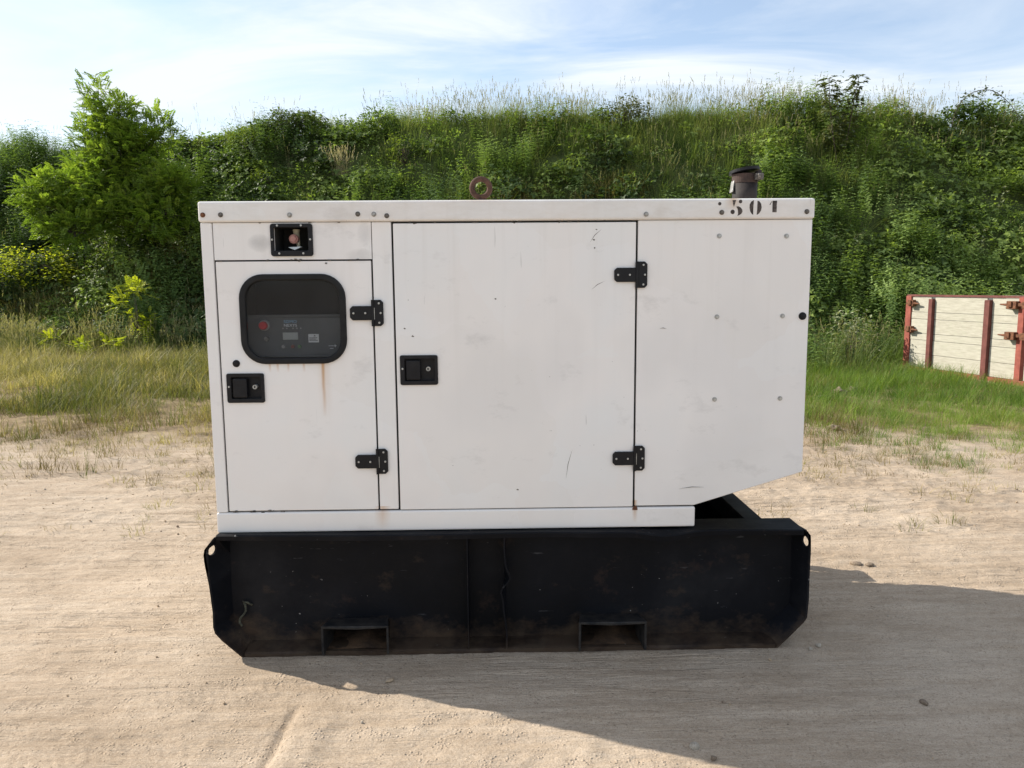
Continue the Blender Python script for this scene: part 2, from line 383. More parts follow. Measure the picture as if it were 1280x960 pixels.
    h = math_(t, 'ADD', math_(t, 'ADD', math_(t, 'MULTIPLY', noise(t, P, 2.6, 2, .5), 1.3), math_(t, 'MULTIPLY', ramp(t, noise(t, P, 6, 1, .5), [(.62, (0, 0, 0)), (.72, (1, 1, 1))]), .10)), math_(t, 'MULTIPLY', noise(t, P, 350, 1, .5), .012))
    bump(t, b, h, .22, .025)
    return m
WHITE = mat_white()
def mat_black_steel():
    m, t, b = mat('black_tank_paint', rough=.5, spec=.14); P = objco(t)
    base = ramp(t, noise(t, P, 2.6, 5, .6), [(.35, (.0032, .0038, .0055)), (.55, (.0055, .0062, .0088)), (.72, (.014, .0145, .017))])
    sp = t.nodes.new('ShaderNodeSeparateXYZ'); t.links.new(P, sp.inputs[0]); z = sp.outputs[2]
    # caked dust and rust, heaviest low down
    lo = math_(t, 'SUBTRACT', 1.0, math_(t, 'DIVIDE', z, .15), True)
    n = noise(t, mapping(t, P, (1, 1, 1.5)), 7, 6, .7)
    f = math_(t, 'MULTIPLY', math_(t, 'SUBTRACT', math_(t, 'ADD', n, math_(t, 'MULTIPLY', lo, .40)), .60), 3.4, True)
    base = mix(t, math_(t, 'MULTIPLY', f, .52), base, mix(t, noise(t, P, 14, 3, .6), (.085, .043, .022), (.13, .098, .066)))
    rs = ramp(t, noise(t, mapping(t, P, (1, 1, 1), (0, 0, 0), (5, 2, 1)), 5.5, 7, .72), [(.60, (0, 0, 0)), (.72, (.5, .5, .5))])
    base = mix(t, rs, base, (.050, .030, .022))
    sc = ramp(t, noise(t, mapping(t, P, (7, 7, 45), (0, R(8), 0)), 1.5, 3, .6), [(.70, (0, 0, 0)), (.75, (.35, .35, .35))])
    base = mix(t, sc, base, (.11, .11, .115))
    ck = ramp(t, noise(t, P, 55, 2, .5), [(.745, (0, 0, 0)), (.765, (1, 1, 1))])
    base = mix(t, math_(t, 'MULTIPLY', ck, ramp(t, noise(t, P, 4, 2, .5), [(.48, (0, 0, 0)), (.6, (1, 1, 1))])), base, (.30, .29, .28))
    t.links.new(base, b.inputs['Base Color'])
    rr = t.nodes.new('ShaderNodeMapRange'); t.links.new(noise(t, P, 6, 5, .6), rr.inputs[0]); rr.inputs[3].default_value = .35; rr.inputs[4].default_value = .75
    t.links.new(rr.outputs[0], b.inputs['Roughness'])
    bump(t, b, math_(t, 'ADD', noise(t, P, 3.5, 3, .5), math_(t, 'MULTIPLY', noise(t, P, 60, 4, .6), .10)), .25, .02)
    return m
TANK = mat_black_steel()
def mat_rough(name, c0, c1, scale=20, rough=.6, metal=0, bs=.2, spec=.4):
    m, t, b = mat(name, rough=rough, metal=metal, spec=spec); P = objco(t)
    t.links.new(ramp(t, noise(t, P, scale, 5, .65), [(.35, c0), (.65, c1)]), b.inputs['Base Color'])
    bump(t, b, noise(t, P, scale * 3, 4, .6), bs, .004); return m
BLACKP = mat_rough('black_plastic', (.006, .006, .008), (.012, .012, .014), 30, .45, 0, .2, .25)
RUBBER = mat_rough('black_rubber', (.008, .008, .009), (.016, .016, .016), 25, .6, 0, .2, .25)
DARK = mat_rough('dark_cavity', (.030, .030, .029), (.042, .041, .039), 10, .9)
STEEL = mat_rough('dull_zinc', (.22, .21, .19), (.42, .41, .39), 60, .45, .7)
SCREWM = mat_rough('pale_screw', (.30, .30, .29), (.5, .5, .48), 60, .4, .5)
OLDBOLT = mat_rough('weathered_bolt', (.07, .06, .05), (.20, .18, .16), 90, .6, .4)
RUST = mat_rough('rusty_steel', (.075, .028, .014), (.20, .085, .04), 28, .85)
DRUST = mat_rough('dark_rusty_steel', (.045, .028, .022), (.11, .06, .042), 24, .8)
EXH = mat_rough('sooty_exhaust', (.013, .010, .010), (.034, .025, .022), 16, .75)
PANELM = mat_rough('control_panel_grey', (.115, .12, .12), (.15, .155, .155), 8, .6)
REDP, _, _ = mat('red_plastic', (.62, .02, .03), .35)
PINK = mat_rough('faded_pink_plastic', (.42, .20, .17), (.52, .28, .24), 40, .5)
PALEB = mat_rough('dusty_brass', (.38, .36, .26), (.5, .48, .36), 40, .5)
PALEP = mat_rough('pale_plastic', (.55, .60, .60), (.68, .72, .72), 30, .4)
LCD, _, _ = mat('grey_lcd', (.46, .48, .45), .3)
STICK, _, _ = mat('white_sticker', (.84, .84, .82), .5)
INKB, _, _ = mat('black_ink', (.02, .02, .02), .6)
INKW, _, _ = mat('white_ink', (.80, .82, .84), .5)
INKBL, _, _ = mat('blue_ink', (.28, .52, .72), .5)
GREEN, _, _ = mat('green_button', (.12, .24, .10), .4)
GREYB, _, _ = mat('grey_button', (.42, .40, .38), .4)
REDB, _, _ = mat('dull_red_button', (.30, .10, .08), .4)
def mat_stencil():
    m, t, b = mat('worn_stencil_paint', rough=.7); P = objco(t)
    f = ramp(t, noise(t, P, 60, 5, .7), [(.45, (.035, .026, .022)), (.60, (.09, .07, .06)), (.70, (.36, .33, .31))])
    t.links.new(f, b.inputs['Base Color']); return m
STENCIL = mat_stencil()
def mat_glass():
    m, t, b = mat('tinted_window', (.02, .02, .018), .08, 0, .5)
    n = t.nodes; tr = n.new('ShaderNodeBsdfTransparent'); tr.inputs[0].default_value = (.83, .84, .85, 1)
    gl = n.new('ShaderNodeBsdfGlossy'); gl.inputs[1].default_value = .06; gl.inputs[0].default_value = (.9, .9, .9, 1)
    di = n.new('ShaderNodeBsdfDiffuse'); di.inputs[0].default_value = (.25, .26, .27, 1)
    lw = n.new('ShaderNodeFresnel'); lw.inputs[0].default_value = 1.5
    m1 = n.new('ShaderNodeMixShader'); t.links.new(math_(t, 'MULTIPLY', lw.outputs[0], .20), m1.inputs[0]); t.links.new(tr.outputs[0], m1.inputs[1]); t.links.new(gl.outputs[0], m1.inputs[2])
    m2 = n.new('ShaderNodeMixShader')
    t.links.new(ramp(t, noise(t, objco(t), 6, 5, .7), [(.3, (.02, .02, .02)), (.75, (.06, .06, .06))]), m2.inputs[0])
    t.links.new(m1.outputs[0], m2.inputs[1]); t.links.new(di.outputs[0], m2.inputs[2])
    t.links.new(m2.outputs[0], n['Material Output'].inputs[0]); return m
GLASS = mat_glass()

# ------------------------------------------------------------------ the generator
gen = empty('generator', (0, 0, 0))
tag(gen, 'large white enclosed diesel generator on a black fuel tank skid, standing on sand', 'generator')
# shell behind the front panels
prof = [(-1.160, .503), (.722, .503), (.722, .588), (1.146, .718), (1.146, 1.702), (-1.160, 1.702)]
sh = MB(); n_ = len(prof)
vs = [(x, .022, z) for x, z in prof] + [(x, 1.0, z) for x, z in prof]
sh.add(vs, [tuple(range(n_))], 1); sh.add(vs, [tuple(range(2 * n_ - 1, n_ - 1, -1))] + [(i, n_ + i, n_ + (i + 1) % n_, (i + 1) % n_) for i in range(n_)], 0)
# window recess and filler recess are real boxes: cut the dark front face by leaving it out and walling it in
shell_me = sh.build('shell', [WHITE, DARK], gen)
bm = bmesh.new(); bm.from_mesh(shell_me.data)
bmesh.ops.delete(bm, geom=[f for f in bm.faces if all(abs(v.co.y - .022) < 1e-4 for v in f.verts)], context='FACES_ONLY')
bm.to_mesh(shell_me.data); bm.free()
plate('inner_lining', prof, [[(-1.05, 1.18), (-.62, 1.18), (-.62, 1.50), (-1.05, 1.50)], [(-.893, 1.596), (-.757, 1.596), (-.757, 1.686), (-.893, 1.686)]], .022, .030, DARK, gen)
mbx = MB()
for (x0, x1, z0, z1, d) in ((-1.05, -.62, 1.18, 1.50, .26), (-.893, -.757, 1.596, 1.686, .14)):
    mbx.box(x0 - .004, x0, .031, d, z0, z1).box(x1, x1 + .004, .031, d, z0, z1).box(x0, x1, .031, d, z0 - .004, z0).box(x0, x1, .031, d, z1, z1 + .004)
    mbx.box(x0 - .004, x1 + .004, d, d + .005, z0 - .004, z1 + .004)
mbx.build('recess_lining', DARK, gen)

roof = MB(); roof.box(-1.168, 1.154, -.012, 1.012, 1.703, 1.780); roof.build('roof_cap', WHITE, gen, .009, seg=3)
def panel(name, poly, y0=0.0, y1=.015, m=WHITE, bevel=.003, parent=gen):
    mbp = MB(); mbp.prism(poly, y0, y1); return mbp.build(name, m, parent, bevel)
def rect(x0, x1, z0, z1): return [(x0, z0), (x1, z0), (x1, z1), (x0, z1)]
panel('corner_post', rect(-1.165, -1.1225, .583, 1.7015), -.002)
plate('upper_panel', rect(-1.1195, -.5275, 1.5635, 1.7015), [rrect(-.893, -.757, 1.594, 1.688, .006, 3)], .001, .015, WHITE, gen, .002)
cdoor = plate('control_door', rect(-1.1165, -.5315, .5870, 1.5575), [rect(-1.085, -.964, 1.030, 1.122), rrect(-1.018, -.645, 1.182, 1.496, .078)], 0, .016, WHITE, gen, .003)
panel('centre_post', rect(-.5250, -.4520, .5870, 1.7015))
mdoor = plate('main_door', rect(-.4445, .4760, .5850, 1.6955), [rect(-.418, -.2955, 1.0925, 1.186)], -.002, .016, WHITE, gen, .003)
panel('end_panel', [(.4840, .5870), (.7215, .5870), (1.1505, .7170), (1.1505, 1.7015), (.4840, 1.7015)], 0, .015)
panel('bottom_trim', rect(-1.166, .7245, .5010, .5810), -.006, .020, bevel=.006)

# window in the control door
gk = plate('window_seal', rrect(-1.034, -.631, 1.168, 1.510, .092), [rrect(-1.009, -.655, 1.191, 1.486, .070)], -.012, .006, RUBBER, cdoor, .006)
plate('window_pane', rrect(-1.0089, -.6551, 1.1911, 1.4859, .070), [], -.002, .003, GLASS, cdoor)
# control panel behind the glass
cp = MB(); cp.box(-1.045, -.622, .115, .125, 1.184, 1.343); cp.box(-1.045, -.622, .108, .125, 1.343, 1.352); cp.box(-1.045, -.622, .108, .115, 1.184, 1.192)
cpan = cp.build('control_panel', PANELM, gen, .002)
MB().box(-.822, -.628, .110, .1148, 1.196, 1.339).build('switch_plate', PANELM, cpan, .001)
MB().cyl((-.976, .115, 1.311), (-.976, .098, 1.311), .021, .021, 20).build('button_collar', GREYB, cpan, .001)
MB().cyl((-.976, .097, 1.311), (-.976, .080, 1.311), .017, .015, 20).build('emergency_button', REDP, cpan, .002)
MB().cyl((-.970, .115, 1.257), (-.970, .100, 1.257), .010, .009, 14).build('key_switch', STEEL, cpan, .001)
MB().box(-.906, -.846, .108, .1148, 1.253, 1.282).build('display', LCD, cpan, .001)
stk = MB().box(-.805, -.764, .108, .1095, 1.242, 1.275).build('sticker', STICK, cpan)
prn = MB()
for k, (a, w) in enumerate(((1.249, .034), (1.254, .028), (1.259, .032))): prn.box(-.802, -.802 + w, .1072, .1078, a, a + .0022)
prn.prism([(-.785, 1.266), (-.776, 1.266), (-.778, 1.272), (-.781, 1.270)], .1072, .1078); prn.build('sticker_print', INKB, stk)
for x_, m_ in ((-.906, GREYB), (-.869, REDB), (-.842, GREEN)):
    MB().cyl((x_, .115, 1.226), (x_, .106, 1.226), .0075, .0065, 14).build('push_button', m_, cpan)
dots = MB()
for x_ in (-.908, -.893, -.868, -.853, -.838): dots.box(x_, x_ + .005, .1138, .1149, 1.296, 1.3005)
dots.build('indicator_lamps', GREYB, cpan)['kind'] = 'stuff'
arr = MB(); arr.box(-.727, -.700, .1085, .1095, 1.2265, 1.2285).box(-.722, -.708, .1085, .1095, 1.2165, 1.2185).prism([(-.702, 1.222), (-.695, 1.2275), (-.702, 1.233)], .1085, .1095)
arr.build('arrow_mark', INKW, cpan)
def text(body, name, loc, size, m, parent, xs=1.0, depth=.0004):
    cu = bpy.data.curves.new(name, 'FONT'); cu.body = body; cu.size = size; cu.extrude = depth; cu.align_x = 'CENTER'; cu.space_character = 1.08
    tmp = bpy.data.objects.new(name + '_tmp', cu); COL.objects.link(tmp)
    dg = bpy.context.evaluated_depsgraph_get(); me = bpy.data.meshes.new_from_object(tmp.evaluated_get(dg))
    bpy.data.objects.remove(tmp); bpy.data.curves.remove(cu)
    me.materials.clear(); me.materials.append(m)
    o = link(name, me, parent); o.location = loc; o.rotation_euler = (R(90), 0, 0); o.scale = (xs, 1, 1); return o
text('SDMO', 'maker_lettering', (-.876, .1145, 1.3195), .016, INKBL, cpan, 1.1)
text('NEXYS', 'model_lettering', (-.876, .1145, 1.3050), .015, INKW, cpan, 1.1)

# filler recess with its frame
fr = plate('filler_frame', rrect(-.904, -.746, 1.576, 1.697, .010, 4), [rrect(-.891, -.763, 1.597, 1.683, .004, 3)], -.009, .0005, BLACKP, gen, .002)
scr0 = MB(); scr0.cyl((0, 0, 0), (0, -.004, 0), .0042, .0036, 12); scr0.box(-.0024, .0024, -.0044, -.0041, -.0006, .0006)
screw0 = scr0.build('screw', SCREWM, fr); screw0.location = (-.876, -.009, 1.690)
for p in ((-.787, 1.690), (-.897, 1.638), (-.7545, 1.638), (-.872, 1.5865), (-.782, 1.5865)): copy_part(screw0, fr, (p[0], -.009, p[1]))
MB().cyl((-.829, .060, 1.643), (-.829, .036, 1.643), .0185, .0175, 24).cyl((-.829, .036, 1.643), (-.829, .028, 1.643), .013, .012, 20).build('filler_cap', PINK, gen, .0025)
fn = MB(); fn.cyl((-.823, .062, 1.655), (-.823, .062, 1.680), .010, .014, 14).cyl((-.823, .062, 1.664), (-.815, .062, 1.610), .012, .005, 12)
fn.build('filler_neck', PALEB, gen, .001)
MB().prism([(-.846, 1.611), (-.834, 1.605), (-.822, 1.600), (-.806, 1.607), (-.795, 1.613), (-.815, 1.6125)], .020, .055).build('drip_tray', PALEP, gen, .001)

# hinges: leaf on the post, leaf on the door, pin, five screws
def leafpoly(x0, x1, z0, z1, c): return [(x0, z0), (x1 - c, z0), (x1, z0 + c), (x1, z1 - c), (x1 - c, z1), (x0, z1)]
def doorleaf(x0, x1, z0, z1, c): return [(x0 + c, z0), (x1, z0), (x1, z1), (x0 + c, z1), (x0, z1 - c), (x0, z0 + c)]
a = MB(); a.prism(leafpoly(.004, .040, -.050, .050, .010), -.008, 0)
h0 = a.build('hinge', BLACKP, gen, .002)
b2 = MB(); b2.prism(doorleaf(-.087, -.003, -.027, .027, .010), -.010, -.0004); hb = b2.build('hinge_leaf', BLACKP, h0, .002)
pn = MB(); pn.cyl((0, -.009, -.050), (0, -.009, .050), .0058, n=14); hp = pn.build('hinge_pin', BLACKP, h0)
wn = MB(); wn.prism([(.004, -.024), (.0075, -.024), (.0075, .020), (.004, .020)], -.0105, -.0095); hw = wn.build('bare_metal_edge', SCREWM, h0)
hs = [(-.073, -.010, 0), (-.028, -.010, 0), (.024, -.008, .037), (.030, -.008, 0), (.024, -.008, -.037)]
for i, (x_, z_) in enumerate(((-.5285, 1.360), (-.5275, .782), (.4800, 1.497), (.4800, .782))):
    if i == 0: h = h0
    else:
        h = copy_part(h0, gen)
        for ch in (hb, hp) + ((hw,) if i in (1, 3) else ()): copy_part(ch, h)
    h.location = (x_, -.0022, z_)
    for q in hs: copy_part(screw0, h, q)
# latches
def latch(x0, x1, z0, z1, parent, y):
    o = plate('latch', rrect(x0, x1, z0, z1, .008, 4), [rrect(x0 + .018, x1 - .012, z0 + .016, z1 - .014, .004, 3)], y - .007, y, BLACKP, parent, .002)
    MB().box(x0 + .014, x1 - .008, y + .0165, y + .020, z0 + .012, z1 - .010).build('latch_dish', BLACKP, o)
    MB().prism([(x0 + .024, z0 + .020), (x0 + .078, z0 + .020), (x0 + .078, z1 - .020), (x0 + .024, z1 - .020)], y - .0085, y + .008).build('latch_paddle', BLACKP, o, .004)
    lk = plate('lock_barrel', circ(x1 - .037, (z0 + z1) / 2 + .004, .0085, n=18), [circ(x1 - .037, (z0 + z1) / 2 + .004, .0045, n=12)], y - .004, y + .016, SCREWM, o)
    MB().box(x1 - .0365, x1 - .029, y - .0035, y + .012, (z0 + z1) / 2 + .0025, (z0 + z1) / 2 + .0055).build('key_slot', SCREWM, o)
    s = copy_part(screw0, o, (x0 + .010, y - .007, (z0 + z1) / 2 + .006)); return o
la = latch(-1.098, -.954, 1.019, 1.133, cdoor, -.0005)
lb = latch(-.431, -.2855, 1.0815, 1.197, mdoor, -.0025)
# bolts and plugs
bt = MB(); bt.cyl((0, .004, 0), (0, -.002, 0), .0098, .009, 16); bt.cyl((0, -.002, 0), (0, -.008, 0), .0068, .0062, 6)
bolt0 = bt.build('bolt', OLDBOLT, gen, .0008); bolt0.location = (-1.083, -.013, 1.730)
bb = bolt0.data.copy(); bb.materials.clear(); bb.materials.append(STEEL)
br = bolt0.data.copy(); br.materials.clear(); br.materials.append(RUST)
for x_, z_, md in ((-1.149, 1.730, br), (-.827, 1.728, bb), (-.573, 1.730, None), (-.513, 1.729, bb), (-.465, 1.723, None), (.511, 1.723, bb), (.798, 1.728, None), (1.122, 1.729, None)):
    q = copy_part(bolt0, gen, (x_, -.013, z_), (0, random.random(), 0))
    if md: q.data = md
wsh = MB(); wsh.cyl((0, .002, 0), (0, -.0015, 0), .0095, .009, 14); wsh.cyl((0, -.0015, 0), (0, -.006, 0), .006, .0052, 6)
w0 = wsh.build('panel_bolt', SCREWM, gen); w0.location = (.794, -.001, 1.641)
for x_, z_ in ((1.052, 1.639), (.793, 1.334), (1.048, 1.335), (.792, 1.012), (1.050, 1.013)):
    q = copy_part(w0, gen, (x_, -.001, z_), (0, random.random(), 0))
for x_, z_, r0 in ((1.126, 1.334, .0155), (-1.058, 1.171, .0145)):
    MB().cyl((x_, .002, z_), (x_, -.006, z_), r0, r0 * .9, 20).cyl((x_, -.006, z_), (x_, -.012, z_), r0 * .62, r0 * .5, 16).build('rubber_plug', RUBBER, gen, .002)
# corner bracket stain tab
MB().prism([(.474, .572), (.494, .572), (.494, .580), (.488, .589), (.480, .589), (.474, .580)], -.0075, -.0062).build('corner_tab', RUST, gen)
# worn stencil number 501
def st(pts):
    return [(.926 + (880 + px / 8.533 - 943) * .00303, 1.748 - (200 + py / 8.533 - 259) * .00300) for px, py in pts]
def sten(name, polys):
    m_ = MB()
    for p in polys:
        q = st(p)
        ar = sum(q[i][0] * q[(i + 1) % len(q)][1] - q[(i + 1) % len(q)][0] * q[i][1] for i in range(len(q)))
        m_.prism(q if ar > 0 else q[::-1], -.0127, -.0118)
    return m_.build(name, STENCIL, gen)
dot = lambda x_, y_, r0: [(x_ + r0 * math.cos(k * .628), y_ + r0 * 1.05 * math.sin(k * .628)) for k in range(10)]
five = sten('stencil_digit', [[(289, 432), (326, 432), (318, 462), (305, 502), (296, 470)], dot(375, 447, 19), dot(293, 556, 23),
     [(330, 500), (352, 497), (376, 508), (393, 528), (399, 550), (390, 572), (370, 588), (345, 598), (352, 580), (351, 550), (346, 525)]])
sten('stencil_digit', [[(516, 433), (516, 470), (513, 520), (514, 588), (498, 578), (482, 552), (473, 515), (474, 480), (490, 449)],
     [(556, 440), (575, 444), (595, 470), (603, 510), (596, 545), (578, 572), (552, 590), (556, 540), (556, 490)]])
sten('stencil_digit', [[(718, 441), (766, 440), (764, 562), (719, 562)], [(684, 486), (706, 448), (713, 446), (696, 482)]])
sten('stencil_mark', [dot(153, 469, 18)])
# paint chips along the panel joints
chips = MB()
for k in range(46):
    e = random.choice(((-1.11, -.55, 1.562, 1), (-.44, .46, 1.6985, 1), (-1.12, -.90, .584, 1), (-1.0, .4, 1.7035, 1)))
    x_ = random.uniform(e[0], e[1]); z_ = e[2] + random.uniform(-.004, .004); r0 = random.uniform(.002, .006)
    chips.prism([(x_ + r0 * random.uniform(.8, 2.2) * math.cos(q), z_ + r0 * random.uniform(.35, .8) * math.sin(q)) for q in np.linspace(0, 5.4, 7)], -.0024, .0004)
for x_, z_ in ((.325, 1.668), (.315, 1.63), (.318, 1.60), (-.06, 1.41), (-.38, 1.27), (-.41, 1.30), (-.70, 1.55), (.02, .66)):
    r0 = .005
    chips.prism([(x_ + r0 * random.uniform(.4, 1.3) * math.cos(q), z_ + r0 * random.uniform(.3, .9) * math.sin(q)) for q in np.linspace(0, 5.4, 7)], -.0024, -.0016)
for (x0, z0, x1, z1) in ((.305, 1.44, .36, 1.475), (.21, .70, .235, .82), (.66, .655, .76, .660), (.30, 1.62, .345, 1.67), (.57, 1.29, .60, 1.288)):
    d = Vector((x1 - x0, 0, z1 - z0)).normalized(); nrm = Vector((-d.z, 0, d.x)) * .0011
    mid = Vector(((x0 + x1) / 2, 0, (z0 + z1) / 2)) + nrm * 4
    chips.prism([(x0, z0), (mid.x - nrm.x, mid.z - nrm.z), (x1, z1), (mid.x + nrm.x, mid.z + nrm.z)], -.0024, -.0016)
chips.build('paint_chips', OLDBOLT, gen)['kind'] = 'stuff'

# lifting eye and exhaust
RINGM = mat_rough('rusted_ring_steel', (.035, .017, .012), (.10, .048, .030), 30, .85)
ring = MB()
ringp = [(-.120 + .039 * math.cos(t), .5, 1.885 + .039 * math.sin(t)) for t in np.linspace(0, 2 * math.pi, 29)]
ring.tube(ringp, .0125, 10, cap=False); ring.cyl((-.120, .5, 1.775), (-.120, .5, 1.842), .017, .013, 14); ring.cyl((-.12, .5, 1.775), (-.12, .5, 1.79), .04, .04, 18)
ring.build('lifting_eye', RINGM, gen, smooth=True)
CLAMPM = mat_rough('sooty_rust', (.024, .015, .012), (.060, .034, .026), 22, .8)
ex = MB(); ex.cyl((1.062, .55, 1.775), (1.062, .55, 1.905), .0535, .0545, 32)
exo = ex.build('exhaust_pipe', EXH, gen, smooth=True)
MB().cyl((1.062, .55, 1.905), (1.062, .55, 1.945), .0560, .0575, 32).build('clamp_band', CLAMPM, exo, .002)
fl = MB()
fl.add([], [])
lid = [(math.cos(t) * .066, math.sin(t) * .066) for t in np.linspace(0, 2 * math.pi, 33)[:-1]]
tilt = R(-4)
fl.add([(1.058 + u, .55 + v, 1.953 + u * math.tan(R(7)) - v * .10) for u, v in lid] + [(1.058 + u, .55 + v, 1.961 + u * math.tan(R(7)) - v * .10 + .004) for u, v in lid],
       [tuple(range(31, -1, -1)), tuple(range(32, 64))] + [(i, (i + 1) % 32, 32 + (i + 1) % 32, 32 + i) for i in range(32)])
fl.build('rain_flap', BLACKP, exo)
MB().box(1.088, 1.122, .478, .500, 1.914, 1.942).cyl((1.092, .470, 1.928), (1.104, .470, 1.928), .012, .012, 6).build('clamp_bolt', OLDBOLT, exo, .002)
MB().box(1.098, 1.114, .480, .530, 1.912, 1.955).build('flap_hinge', EXH, exo, .003)
MB().prism([(.998, 1.865), (1.006, 1.867), (1.012, 1.915), (1.006, 1.917)], .53, .57).build('counterweight', STEEL, exo, .003)

# ------------------------------------------------------------------ the fuel-tank skid (part of the machine)
LY, PY = -.045, .050       # lip plane, recessed side plate
def px_plate(): pass
pock = ((-.757, -.503), (.262, .522)); PT, PB = .134, .012
so = plate('tank_side_plate', rect(-1.150, 1.146, .006, .492), [rect(a_ + .006, b_ - .006, PB + .004, PT - .030) for a_, b_ in pock], PY, PY + .008, TANK, gen)
# top flange: bent down where it has been hit
def top_dent(x): return -.022 * math.exp(-((x - .60) / .10) ** 2) - .006 * math.exp(-((x - .36) / .16) ** 2) + .004 * math.sin(x * 3.1)
tf = MB(); xs_ = np.linspace(-1.158, 1.150, 90)
rows = []
for x_ in xs_:
    d = top_dent(x_); zc = .4985 - .004 * (x_ / 1.15)
    rows.append([(x_, PY + .06, zc), (x_, -.01, zc + d * .3), (x_, LY + .006, zc + d), (x_, LY, zc - .004 + d), (x_, LY + .003, zc - .022 + d * 1.25),
                 (x_, LY + .010, zc - .022 + d * 1.2), (x_, LY + .012, zc - .010 + d), (x_, PY + .06, zc - .008)])
vv = [p for r0 in rows for p in r0]; k_ = 8
ff = [(i * k_ + j, i * k_ + (j + 1) % k_, (i + 1) * k_ + (j + 1) % k_, (i + 1) * k_ + j) for i in range(len(rows) - 1) for j in range(k_)]
ff += [tuple(range(k_)), tuple((len(rows) - 1) * k_ + j for j in range(k_ - 1, -1, -1))]
tf.add(vv, ff); tf.build('top_flange', TANK, gen)
# bottom flange
bf = MB(); xs2 = np.linspace(-1.072, 1.052, 60); rows = []
for x_ in xs2:
    w_ = .004 * math.sin(x_ * 7) + .003 * math.sin(x_ * 17 + 1)
    rows.append([(x_, PY + .01, .030), (x_, LY + .01, .020 + w_ * .4), (x_, LY, .016 + w_), (x_, LY, .001), (x_, PY + .01, .001)])
vv = [p for r0 in rows for p in r0]; k_ = 5
ff = [(i * k_ + j, i * k_ + (j + 1) % k_, (i + 1) * k_ + (j + 1) % k_, (i + 1) * k_ + j) for i in range(len(rows) - 1) for j in range(k_)]
ff += [tuple(range(k_)), tuple((len(rows) - 1) * k_ + j for j in range(k_ - 1, -1, -1))]
bf.add(vv, ff); bf.build('bottom_flange', TANK, gen)
# end plates with lifting holes
def strip(front, back, th, name, holes=None):
    """sheet between a front edge and a back edge (lists of (x,z)); th = thickness in x"""
    m_ = MB(); rows = []
    for (xf, zf), (xb, zb) in zip(front, back):
        rows.append([(xf, LY, zf), (xb, PY + .004, zb), (xb + th, PY + .004, zb), (xf + th, LY, zf)])
    vv = [p for r0 in rows for p in r0]; k_ = 4
    ff = [(i * k_ + j, i * k_ + (j + 1) % k_, (i + 1) * k_ + (j + 1) % k_, (i + 1) * k_ + j) for i in range(len(rows) - 1) for j in range(k_) if not (holes and (i, j) in holes)]
    ff += [tuple(range(k_)), tuple((len(rows) - 1) * k_ + j for j in range(k_ - 1, -1, -1))]
    m_.add(vv, ff); return m_.build(name, TANK, gen)
def holed_end(front, back, th, hc, hr, name):
    """upper part of an end plate with a round hole, mapped from a (depth,height) sheet on to the bent plate"""
    zs = [z for _, z in front]; z0, z1 = min(zs), max(zs)
    fx = lambda z: float(np.interp(z, [q[1] for q in front[::-1]], [q[0] for q in front[::-1]]))
    bxx = lambda z: float(np.interp(z, [q[1] for q in back[::-1]], [q[0] for q in back[::-1]]))
    D = PY - LY
    out = [(0, z) for z in np.linspace(z0, z1, 9)] + [(D, z) for z in np.linspace(z1, z0, 9)]
    fn = lambda co: Vector((fx(co.z) + (bxx(co.z) - fx(co.z)) * min(max(co.x / D, 0), 1) + co.y, LY + co.x, co.z))
    return plate(name, out[::-1], [circ(hc[0], hc[1], hr[0], hr[1], 18)], 0, th, TANK, gen, fn=fn)
fl_ = [(-1.158, .496), (-1.198, .448), (-1.203, .420), (-1.200, .385), (-1.188, .300)]; bl_ = [(-1.140, .496), (-1.140, .448), (-1.140, .420), (-1.140, .385), (-1.140, .300)]
holed_end(fl_, bl_, -.008, (.026, .437), (.017, .020), 'end_plate')
strip([(-1.188, .300), (-1.180, .190), (-1.182, .130), (-1.176, .104), (-1.150, .072), (-1.074, .001)], [(-1.140, .300), (-1.140, .190), (-1.138, .130), (-1.132, .110), (-1.11, .085), (-1.055, .008)], -.008, 'end_plate')
fr_ = [(1.150, .494), (1.168, .478), (1.171, .440), (1.172, .400), (1.171, .300)]; br_ = [(1.136, .494), (1.138, .478), (1.138, .440), (1.138, .400), (1.138, .300)]
holed_end(fr_, br_, .008, (.022, .440), (.018, .021), 'end_plate')
strip([(1.171, .300), (1.172, .200), (1.168, .128), (1.155, .108), (1.100, .050), (1.052, .001)], [(1.138, .300), (1.138, .200), (1.138, .150), (1.120, .130), (1.06, .075), (1.02, .022)], .008, 'end_plate')
# stiffening ribs
MB().box(-.185, -.180, LY + .004, PY, .018, .478).build('rib', TANK, gen, .001)
rb = MB(); rows = []
for z_ in np.linspace(.018, .476, 26):
    o = .004 * math.sin(z_ * 25) + .018 * math.exp(-((z_ - .285) / .05) ** 2) * math.sin((z_ - .285) * 40) * 1.3 - .006 * math.exp(-((z_ - .21) / .06) ** 2)
    x_ = -.036 + o
    rows.append([(x_, LY + .002, z_), (x_ + .006, LY + .002, z_), (-.030, PY, z_), (-.036, PY, z_)])
vv = [p for r0 in rows for p in r0]
ff = [(i * 4 + j, i * 4 + (j + 1) % 4, (i + 1) * 4 + (j + 1) % 4, (i + 1) * 4 + j) for i in range(len(rows) - 1) for j in range(4)] + [(0, 1, 2, 3), tuple(len(vv) - 4 + j for j in (3, 2, 1, 0))]
rb.add(vv, ff); rb.build('rib', TANK, gen)
WORN = mat_rough('worn_black_steel', (.006, .007, .009), (.036, .031, .027), 18, .6, 0, .4, .3)
